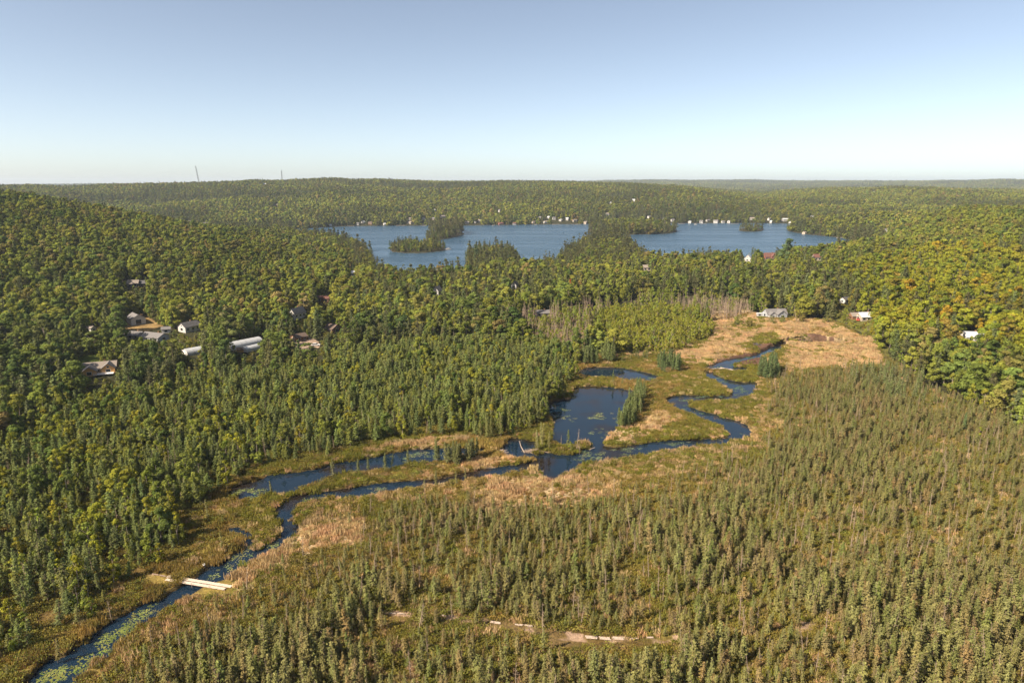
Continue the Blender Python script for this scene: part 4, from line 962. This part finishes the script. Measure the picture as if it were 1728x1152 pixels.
# --- upland forest
def forest(x, y, lod, scl):
    ok = (np.abs(np.arctan2(x, y)) < R(46)) & (y > 60); x, y = x[ok], y[ok]
    z, s, sl, u, v, d, a = ground(x, y, True)
    pu, pv = proj(x, y, z)
    bad = (inpoly(u, v, OPEN) | inpoly(u, v, CONL) | inpoly(u, v, BOGR) | inpoly(u, v, SHRB) | inpoly(u, v, DEAD)) & (d < 520)
    lawn = inpoly(pu, pv, LAWN[0]) | inpoly(pu, pv, LAWN[1]) | inpoly(pu, pv, LAWN[2])
    ok = ~bad & ~lawn & (s > 2) & (sl > .8) & visible(x, y, z + 14)
    x, y, z, sl, pu, pv, d = (q[ok] for q in (x, y, z, sl, pu, pv, d)); n = len(x)
    f1, f2, f3 = fbm(x, y, 60, 71, 3), fbm(x, y, 160, 72, 2), fbm(x, y, 25, 73, 2)
    r = g.random(n)
    f4 = fbm(x, y, 240, 75, 3)
    pc = .15 + .38 * sst(.48, .6, f4) * (d > 1150) + .30 * sst(.5, .66, f2) + .25 * (sl < 25) * (d < 1500) + .2 * sst(560, 640, pv) * (pu < 1000)
    swampy = inpoly(pu, pv, [(640,450),(1440,440),(1480,540),(1400,560),(900,560),(600,620),(300,660),(100,700),(-200,760),(-200,600),(300,570),(600,540)])
    pc = pc + .24 * swampy
    pines = inpoly(pu, pv, [(925,455),(940,425),(985,405),(1062,405),(1085,440),(1060,460)]) | inpoly(pu, pv, [(785,450),(788,425),(870,425),(880,450)]) & (g.random(n) < .5) | inpoly(pu, pv, [(700,408),(720,385),(790,385),(790,400),(740,409)]) & (g.random(n) < .75)
    isP = (pines & (g.random(n) < .42)) | (r < pc * .22) | ((sl < 22) & (d < 1500) & (g.random(n) < .3)); isF = ~isP & (r < pc)
    k = g.random(n); right = inpoly(pu, pv, [(1420,470),(1560,430),(2100,400),(2100,690),(1560,600),(1440,560)])
    T = np.where((k < .4)[:, None], (1.06, 1.08, 1.0), np.where((k < .55)[:, None], (.75, .88, 1.0), np.where((k < .82)[:, None], (1.18, 1.1, .9), np.where((k < .95)[:, None], (1.05, .88, 1.15), (1.3, .95, 1.6)))))
    dk = sst(.5, .64, fbm(x, y, 38, 77, 3)) * (g.random(n) < .55) * (d < 1150) * (~right | (pv > 620)); T = T * (1 - .38 * dk[:, None] * np.array([1.1, .85, .6]))
    T = T * (1 + .5 * (f1 - .5)[:, None]) * (1 - .16 * (d > 1150) - 1.0 * (f4 - .5) * (d > 1150))[:, None] * np.where(right[:, None], (1.14, 1.08, .66), (1., 1., 1.))
    ora = right & (g.random(n) < .03 + .38 * sst(.52, .68, f3)) & (pv < 610) & (pv > 430) & (pu > 1520); oc = g.random((n, 1)); T = np.where(ora[:, None], np.array([1.5, 1.25, .55]) * (1 - oc) + np.array([1.85, 1.1, .6]) * oc, T)
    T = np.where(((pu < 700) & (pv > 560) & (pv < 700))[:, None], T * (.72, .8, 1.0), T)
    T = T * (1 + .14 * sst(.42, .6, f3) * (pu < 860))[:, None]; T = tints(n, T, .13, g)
    sc = (.76 + .42 * g.random(n) ** 1.3) * scl * (.9 + .25 * f2)
    sc = np.where((sl < 30) & (d < 900), sc * .72, sc); isl = (sl < 60) & inpoly(pu, pv, [(640,435),(640,400),(760,400),(760,435)]); sc = np.where(isl, sc * .62, sc)
    isl = inpoly(pu, pv, [(1235,380),(1300,380),(1300,394),(1235,394)]); sc = np.where(isl, sc * .62, sc)
    b = ~isP & ~isF; nb_ = b.sum()
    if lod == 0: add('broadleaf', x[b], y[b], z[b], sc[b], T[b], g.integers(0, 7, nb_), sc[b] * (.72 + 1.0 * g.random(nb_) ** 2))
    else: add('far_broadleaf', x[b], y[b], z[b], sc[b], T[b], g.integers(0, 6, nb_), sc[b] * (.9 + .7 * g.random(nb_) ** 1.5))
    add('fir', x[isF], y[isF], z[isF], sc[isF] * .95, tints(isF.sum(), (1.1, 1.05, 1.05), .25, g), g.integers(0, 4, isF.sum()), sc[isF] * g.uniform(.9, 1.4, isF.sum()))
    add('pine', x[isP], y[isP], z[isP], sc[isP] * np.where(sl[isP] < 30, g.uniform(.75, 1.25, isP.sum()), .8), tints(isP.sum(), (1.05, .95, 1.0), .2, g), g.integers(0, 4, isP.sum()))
x, y = jgrid(-900, 900, 60, 1180, 6.3, g); ok = np.hypot(x, y) < 1150; forest(x[ok], y[ok], 0, .95)
x, y = jgrid(-4000, 4000, 700, 4300, 9.0, g); d = np.hypot(x, y); ok = (d >= 1150) & (d < 4200); forest(x[ok], y[ok], 1, 1.1)
x, y = jgrid(-9500, 9500, 2800, 10000, 19.0, g); d = np.hypot(x, y); ok = (d >= 4200) & (d < 10000); forest(x[ok], y[ok], 1, 1.9)
# young growth at the wood's edge and round the houses
x, y = jgrid(-500, 500, 150, 700, 5.0, g); z, s, sl, u, v, d, a = ground(x, y, True); pu, pv = proj(x, y, z)
ok = (np.abs(np.arctan2(x, y)) < R(46)) & ~((inpoly(u, v, OPEN) | inpoly(u, v, CONL) | inpoly(u, v, BOGR)) & (d < 520)) & (s > 2) & (sl > 2) & (pv > 430)
ok &= ~inpoly(pu, pv, LAWN[0]) & ~inpoly(pu, pv, LAWN[1]) & ~inpoly(pu, pv, LAWN[2]) & (g.random(len(x)) < .3)
n = ok.sum(); add('poplar', x[ok], y[ok], z[ok], g.uniform(.6, 1.15, n), tints(n, (1.05, 1.05, 1.0), .25, g), g.integers(0, 6, n))
# single trees that stand out: islet firs, shore poplar
for px, py, kind, sc, tb in ((659,425,'pine',.72,(.8,1,1.2)), (685,421,'pine',.78,(.8,1,1.2)), (703,419,'pine',.75,(.8,1,1.2)), (803,452,'pine',1.1,(.8,1,1.2)), (833,448,'pine',.85,(.9,1,1.1)), (847,446,'pine',.85,(.9,1,1.1)), (857,446,'pine',.85,(.9,1,1.1)),
    (1328,445,'broadleaf',1.75,(.6,.78,1.5)), (1323,452,'broadleaf',1.4,(.6,.78,1.5)), (1345,448,'broadleaf',1.0,(.9,1.05,.9)), (1365,447,'broadleaf',.95,(1.1,1.1,.9)), (964,505,'fir',1.0,(2.8,.7,.8)), (911,450,'fir',.8,(.7,.7,.8)),
    (148,585,'broadleaf',1.2,(.6,.78,1.)), (350,560,'broadleaf',1.55,(.95,1.02,.8)), (205,560,'broadleaf',1.25,(.7,.85,1.)), (470,520,'broadleaf',1.3,(1.,.95,.8)), (454,592,'broadleaf',.9,(.7,.85,1.)), (708,618,'broadleaf',1.05,(1.1,1.1,.9)),
    (1440,500,'broadleaf',1.25,(.9,.95,.9)), (1345,545,'bush',3.0,(.9,.8,.8)), (1262,552,'bush',2.6,(.9,.85,.9)), (1245,545,'bush',2.8,(.8,.9,.8)), (1300,546,'bush',1.8,(.7,.85,.9)), (1320,545,'bush',1.7,(.7,.85,.9)), (1395,545,'bush',2.2,(.9,.95,.9)),
    (178,585,'fir',.9,(1,1,1)), (1690,690,'fir',.9,(1.4,1,1)), (1675,688,'fir',.8,(1.2,1,1)), (1660,690,'poplar',1.0,(1.3,1.1,.7)), (1640,688,'poplar',1.0,(1.2,1.1,.8))):
    xx, yy, zz = hit(px, py); add(kind, np.array([xx]), np.array([yy]), np.array([zz]), np.array([sc]), np.array([tb], float), np.array([int(g.integers(0, 4))]))

# --- ground cover: sedge, heath, lily pads
x, y = jgrid(-330, 330, 80, 440, 1.05, g); ok = np.abs(np.arctan2(x, y)) < R(43); x, y = x[ok], y[ok]
z, s, sl, u, v, d, a = ground(x, y, True); uw, vw = warp(x, y); inO, inB, inL = (inpoly(uw, vw, p) for p in (OPEN, BOGR, CONL)); r = g.random(len(x))
q1, q2 = fbm(x, y, 9, 51), fbm(x, y, 28, 52); inT = np.zeros(len(x), bool)
for p in TAN: inT |= inpoly(uw, vw, p)
mud = np.zeros(len(x), bool)
for p in MUD: mud |= inpoly(uw, vw, p)
for p in TRAIL: mud |= inpoly(u, v, p) & (r < .8)
m = (inO | inT | (inB & (r < .45))) & (s > .1) & ~mud; n = m.sum()
q3 = fbm(x, y, 5, 57, 2)
base = np.where(((inT[m] & (q3[m] + g.normal(size=n) * .1 > .42)) | (g.random(n) < .12) | (inB[m] & (g.random(n) < .5)))[:, None], (1.8, 1.68, 2.3), np.where((q2[m] > .52)[:, None], (1.0, .95, .75), (.68, .85, .42)))
base = base * (1 + .5 * (q1[m] - .5))[:, None]
add('sedge', x[m], y[m], z[m] - .03, (.45 + 1.3 * g.random(n) ** 2.2) * (.5 + 1.0 * q3[m]), tints(n, base, .22, g), g.integers(0, 4, n))
m = (inB | inL | inO) & (s > .8) & ~inT & ~mud & (r > .42 + .3 * inO); n = m.sum()
c = np.where((q1[m] > .5)[:, None], (1.05, .92, .95), (.88, .88, .8))
add('heath', x[m], y[m], z[m], g.uniform(.7, 1.5, n), tints(n, c, .28, g), g.integers(0, 4, n))
LIL = [([(60,1140),(120,1100),(200,1060),(240,1045),(232,1065),(170,1105),(120,1160),(40,1160)], .85, (1.05,1.1,.8)), ([(215,1040),(262,1018),(285,1010),(270,1025),(240,1045),(205,1060)], .8, (1.,1.05,.85)),
       ([(280,1010),(330,1000),(340,998),(300,1016)], .5, (1.1,1.1,1.)), ([(340,975),(375,955),(405,925),(430,922),(425,935),(385,970),(350,978)], .6, (1.,1.05,1.05)), ([(420,925),(475,900),(500,880),(500,900),(450,935)], .3, (1.,1.,1.)),
       ([(385,830),(440,818),(460,830),(420,845)], .6, (1.,1.05,1.)), ([(650,790),(660,768),(740,760),(740,778)], .35, (.9,.95,1.2)), ([(530,845),(600,828),(680,815),(680,828),(560,842)], .4, (.9,.95,1.2)),
       ([(965,760),(1020,762),(1025,778),(970,782)], .55, (1.,1.05,1.3)), ([(992,700),(1000,696),(1040,697),(1036,708),(994,706)], .65, (.95,1.,1.2)), ([(990,718),(1030,722),(1030,740),(1000,738)], .35, (.95,1.,1.2)), ([(945,690),(972,690),(972,712),(950,712)], .35, (.95,1.,1.2)),
       ([(1030,755),(1240,740),(1262,725),(1230,715),(1240,735),(1150,752),(1040,775)], .35, (.7,.85,1.2)), ([(1140,672),(1210,672),(1240,670),(1270,655),(1250,652),(1200,632),(1150,690),(1200,705)], .3, (.6,.85,1.3)), ([(1200,620),(1310,585),(1300,600),(1230,622)], .4, (.45,.8,1.1)), ([(1060,632),(1105,635),(1105,642),(1060,640)], .4, (.9,1.,1.2))]
x, y = jgrid(-330, 330, 85, 430, .85, g); z, s, sl, u, v, d, a = ground(x, y, True); ok = s < -.15; x, y, s, u, v = x[ok], y[ok], s[ok], u[ok], v[ok]
q1 = fbm(x, y, 3.0, 81, 3); r = g.random(len(x))
for poly, p, tb in LIL:
    m = inpoly(u, v, poly) & (q1 > .64 - .25 * p) & (r < .2 + .55 * p); n = m.sum()
    add('lily', x[m], y[m], np.zeros(n), g.uniform(.35, 1.0, n), tints(n, tb, .35, g) * .7, g.integers(0, 4, n))

# ------------------------------------------------------------------ single trees as objects, the rest of each kind as one object
INFO = dict(spruce=('spruce_tree', 'spruce', 'slender wispy spruce'), tamarack=('tamarack_tree', 'tamarack', 'feathery pointed tamarack'), fir=('fir_tree', 'fir tree', 'dark pointed fir'), pine=('pine_tree', 'pine tree', 'tall dark pine with layered crown'),
    broadleaf=('broadleaf_tree', 'broadleaf tree', 'round-crowned broadleaf tree'), poplar=('poplar_tree', 'poplar', 'narrow leafy young poplar'), bush=('bush', 'bush', 'low leafy bush'), snag=('dead_tree', 'dead tree', 'bare grey dead tree'))
COLS = [(-99, 216, 'far left'), (216, 432, 'left'), (432, 648, 'left of centre'), (648, 864, 'centre left'), (864, 1080, 'centre right'), (1080, 1296, 'right of centre'), (1296, 1512, 'right'), (1512, 9999, 'far right')]
ROWS = [(-99, 420, 'by the lake'), (420, 480, 'below the lake'), (480, 540, 'in the upper wood'), (540, 600, 'level with the dry meadow'), (600, 660, 'above the square pond'), (660, 730, 'level with the square pond'), (730, 800, 'level with the stream junction'), (800, 870, 'below the stream junction'), (870, 940, 'above the footbridge'), (940, 1010, 'level with the footbridge'), (1010, 1080, 'below the footbridge'), (1080, 9999, 'at the bottom edge')]
TONE = lambda t, k: 'bleached' if k == 'snag' else ('yellow-green' if t[0] > 1.3 and t[1] > 1.0 else 'rusty' if t[0] > 1.3 else 'dull brown-green' if t[0] > t[1] * 1.12 else 'deep green' if t.sum() < 2.6 else 'grey-green' if k in ('spruce', 'tamarack') else 'fresh green')
def gn_tree(nm, kinds, coll_name, label):
    objs = []
    coll = bpy.data.collections.new(coll_name)
    off = {}; c = 0
    for k in kinds:
        off[k] = c
        for (cm, tm, me) in PROTO[k]:
            o = bpy.data.objects.new('source%03d' % c, me); coll.objects.link(o); c += 1
    rows = [np.column_stack([r[:, :8], r[:, 8] * 0 + 0, r[:, 8]]) for k in kinds for r in []]
    rows = []
    for k in kinds:
        for r in PL.get(k, []):
            r = r.copy(); r[:, 7] += off[k]; rows.append(r)
    if not rows: return None
    P = np.concatenate(rows); n = len(P)
    me = bpy.data.meshes.new(nm); me.vertices.add(n); me.vertices.foreach_set('co', P[:, :3].astype(np.float32).ravel())
    a = me.attributes.new('variant', 'INT', 'POINT'); a.data.foreach_set('value', P[:, 7].astype(np.int32))
    a = me.attributes.new('size', 'FLOAT_VECTOR', 'POINT'); a.data.foreach_set('vector', P[:, [8, 8, 3]].astype(np.float32).ravel())
    gg = np.random.default_rng(5); rot = np.zeros((n, 3), np.float32); rot[:, 2] = gg.uniform(0, 6.283, n)
    ln = .075 if kinds[0] in ('spruce', 'snag') else .03
    if kinds[0] not in ('lily',): rot[:, 0] = gg.normal(size=n) * ln; rot[:, 1] = gg.normal(size=n) * ln
    a = me.attributes.new('turn', 'FLOAT_VECTOR', 'POINT'); a.data.foreach_set('vector', rot.ravel())
    a = me.attributes.new('tint', 'FLOAT_VECTOR', 'POINT'); a.data.foreach_set('vector', P[:, 4:7].astype(np.float32).ravel())
    ng = bpy.data.node_groups.new(nm + '_planting', 'GeometryNodeTree')
    ng.interface.new_socket('Geometry', in_out='INPUT', socket_type='NodeSocketGeometry'); ng.interface.new_socket('Geometry', in_out='OUTPUT', socket_type='NodeSocketGeometry')
    gi = ng.nodes.new('NodeGroupInput'); go = ng.nodes.new('NodeGroupOutput'); ip = ng.nodes.new('GeometryNodeInstanceOnPoints')
    ci = ng.nodes.new('GeometryNodeCollectionInfo'); ci.inputs['Collection'].default_value = coll; ci.inputs['Separate Children'].default_value = True; ci.inputs['Reset Children'].default_value = True
    def na(name, dt):
        o = ng.nodes.new('GeometryNodeInputNamedAttribute'); o.data_type = dt; o.inputs['Name'].default_value = name; return o.outputs['Attribute']
    L = ng.links.new
    L(gi.outputs[0], ip.inputs['Points']); L(ci.outputs[0], ip.inputs['Instance']); ip.inputs['Pick Instance'].default_value = True
    L(na('variant', 'INT'), ip.inputs['Instance Index']); L(na('size', 'FLOAT_VECTOR'), ip.inputs['Scale'])
    er = ng.nodes.new('FunctionNodeEulerToRotation'); L(na('turn', 'FLOAT_VECTOR'), er.inputs[0]); L(er.outputs[0], ip.inputs['Rotation'])
    L(ip.outputs[0], go.inputs[0])
    o = link(nm, me); md = o.modifiers.new('planting', 'NODES'); md.node_group = ng
    tag(o, kind='stuff'); print('stuff', nm, n); return o
def individuals(kind, top=300):
    rows = PL.get(kind); 
    if not rows: return
    P = np.concatenate(rows); P = P[cull(kind, P[:, 0], P[:, 1], P[:, 2], P[:, 3])]
    d = np.hypot(P[:, 0], P[:, 1]); h = HGT[kind] * P[:, 3]
    u, v = proj(P[:, 0], P[:, 1], P[:, 2] + h * .75); ub, vb = proj(P[:, 0], P[:, 1], P[:, 2])
    inf = (u > 4) & (u < 1724) & (v < 1145) & visible(P[:, 0], P[:, 1], P[:, 2] + h, 0)
    show = h / d * inf; idx = np.argsort(-show)[:top]; idx = idx[show[idx] > 0]
    name, cat, words = INFO[kind]; gg = np.random.default_rng(9); made = 0
    for i in idx:
        x, y, z, sc, t0, t1, t2, var, sx = P[i]; cm, tm, me = PROTO[kind][int(var) % len(PROTO[kind])]
        uu, vv = float(u[i]), float(v[i])
        c = next(q[2] for q in COLS if uu < q[1]); r = next(q[2] for q in ROWS if float(min(vb[i], 1150)) < q[1])
        tone = TONE(np.array([t0, t1, t2]), kind); rel = 'tall' if sc > 1.0 else 'small' if sc < .7 else 'mid-sized'
        lab = f'{rel} {tone} {words} {r}, {c}'.replace('with layered crown ', '')
        if kind == 'snag':
            o = link(name, tm, None, (x, y, z)); root = o
        else:
            root = empty(name, (x, y, z))
            a = link('crown', cm, root); a['tint'] = (float(t0), float(t1), float(t2))
            link('trunk' if kind != 'bush' else 'branches', tm, root)
        root.scale = (sx, sx, sc); ln = .07 if kind in ('spruce', 'snag') else .03; root.rotation_euler = (gg.normal() * ln, gg.normal() * ln, gg.uniform(0, 6.28))
        tag(root, lab, cat, f'{cat}s, {rel} {tone}, {r}, {c}')
    PL[kind] = [np.delete(P, idx, 0)]; print('things', kind, len(idx))
for k in ('broadleaf', 'poplar', 'tamarack', 'fir'):
    P = np.concatenate(PL[k]); P = P[(np.hypot(P[:, 0], P[:, 1]) < 620)]; P = P[~cull(k, P[:, 0], P[:, 1], P[:, 2], P[:, 3])]
    for rr, sc_ in ((0, 1.2), (1, .9), (2, .6)):
        q = P + 0; q[:, 0] += g.normal(size=len(q)) * 1.5 * rr; q[:, 1] += g.normal(size=len(q)) * 1.5 * rr; q[:, 3] = sc_ * g.uniform(.8, 1.2, len(q)); q[:, 8] = q[:, 3]; q[:, 7] %= 6; q[:, 4:7] *= (.95, 1.0, .9); q[:, 2] = ground(q[:, 0], q[:, 1])
        PL['bush'].append(q)
for k in list(PL):
    if k in INFO: individuals(k)
    else:
        P = np.concatenate(PL[k]); PL[k] = [P[cull(k, P[:, 0], P[:, 1], P[:, 2], P[:, 3])]]
gn_tree('bog_spruce_woods', ['spruce'], 'spruce_sources', '')
gn_tree('tamarack_woods', ['tamarack'], 'tamarack_sources', '')
gn_tree('broadleaf_woods', ['broadleaf', 'far_broadleaf'], 'broadleaf_sources', '')
gn_tree('fir_woods', ['fir'], 'fir_sources', '')
gn_tree('pine_woods', ['pine'], 'pine_sources', '')
gn_tree('poplar_undergrowth', ['poplar'], 'poplar_sources', '')
gn_tree('shrubbery', ['bush'], 'bush_sources', '')
gn_tree('dead_undergrowth', ['snag'], 'snag_sources', '')
gn_tree('grass', ['sedge'], 'sedge_sources', '')
gn_tree('heath_vegetation', ['heath'], 'heath_sources', '')
gn_tree('lily_leaves', ['lily'], 'lily_sources', '')

# ------------------------------------------------------------------ the air
def b_haze(n, out):
    v = N(n, 'ShaderNodeVolumePrincipled'); v.inputs['Density'].default_value = 5.4e-5; v.inputs['Color'].default_value = (.72, .84, 1.0, 1); v.inputs['Anisotropy'].default_value = .1
    n.links.new(v.outputs[0], out.inputs['Volume'])
mb = MB(); mb.box(-13600, 13600, -13600, 13600, -10, 200)
hz = mb.build('haze', mat('haze_air', b_haze)); tag(hz, kind='stuff')
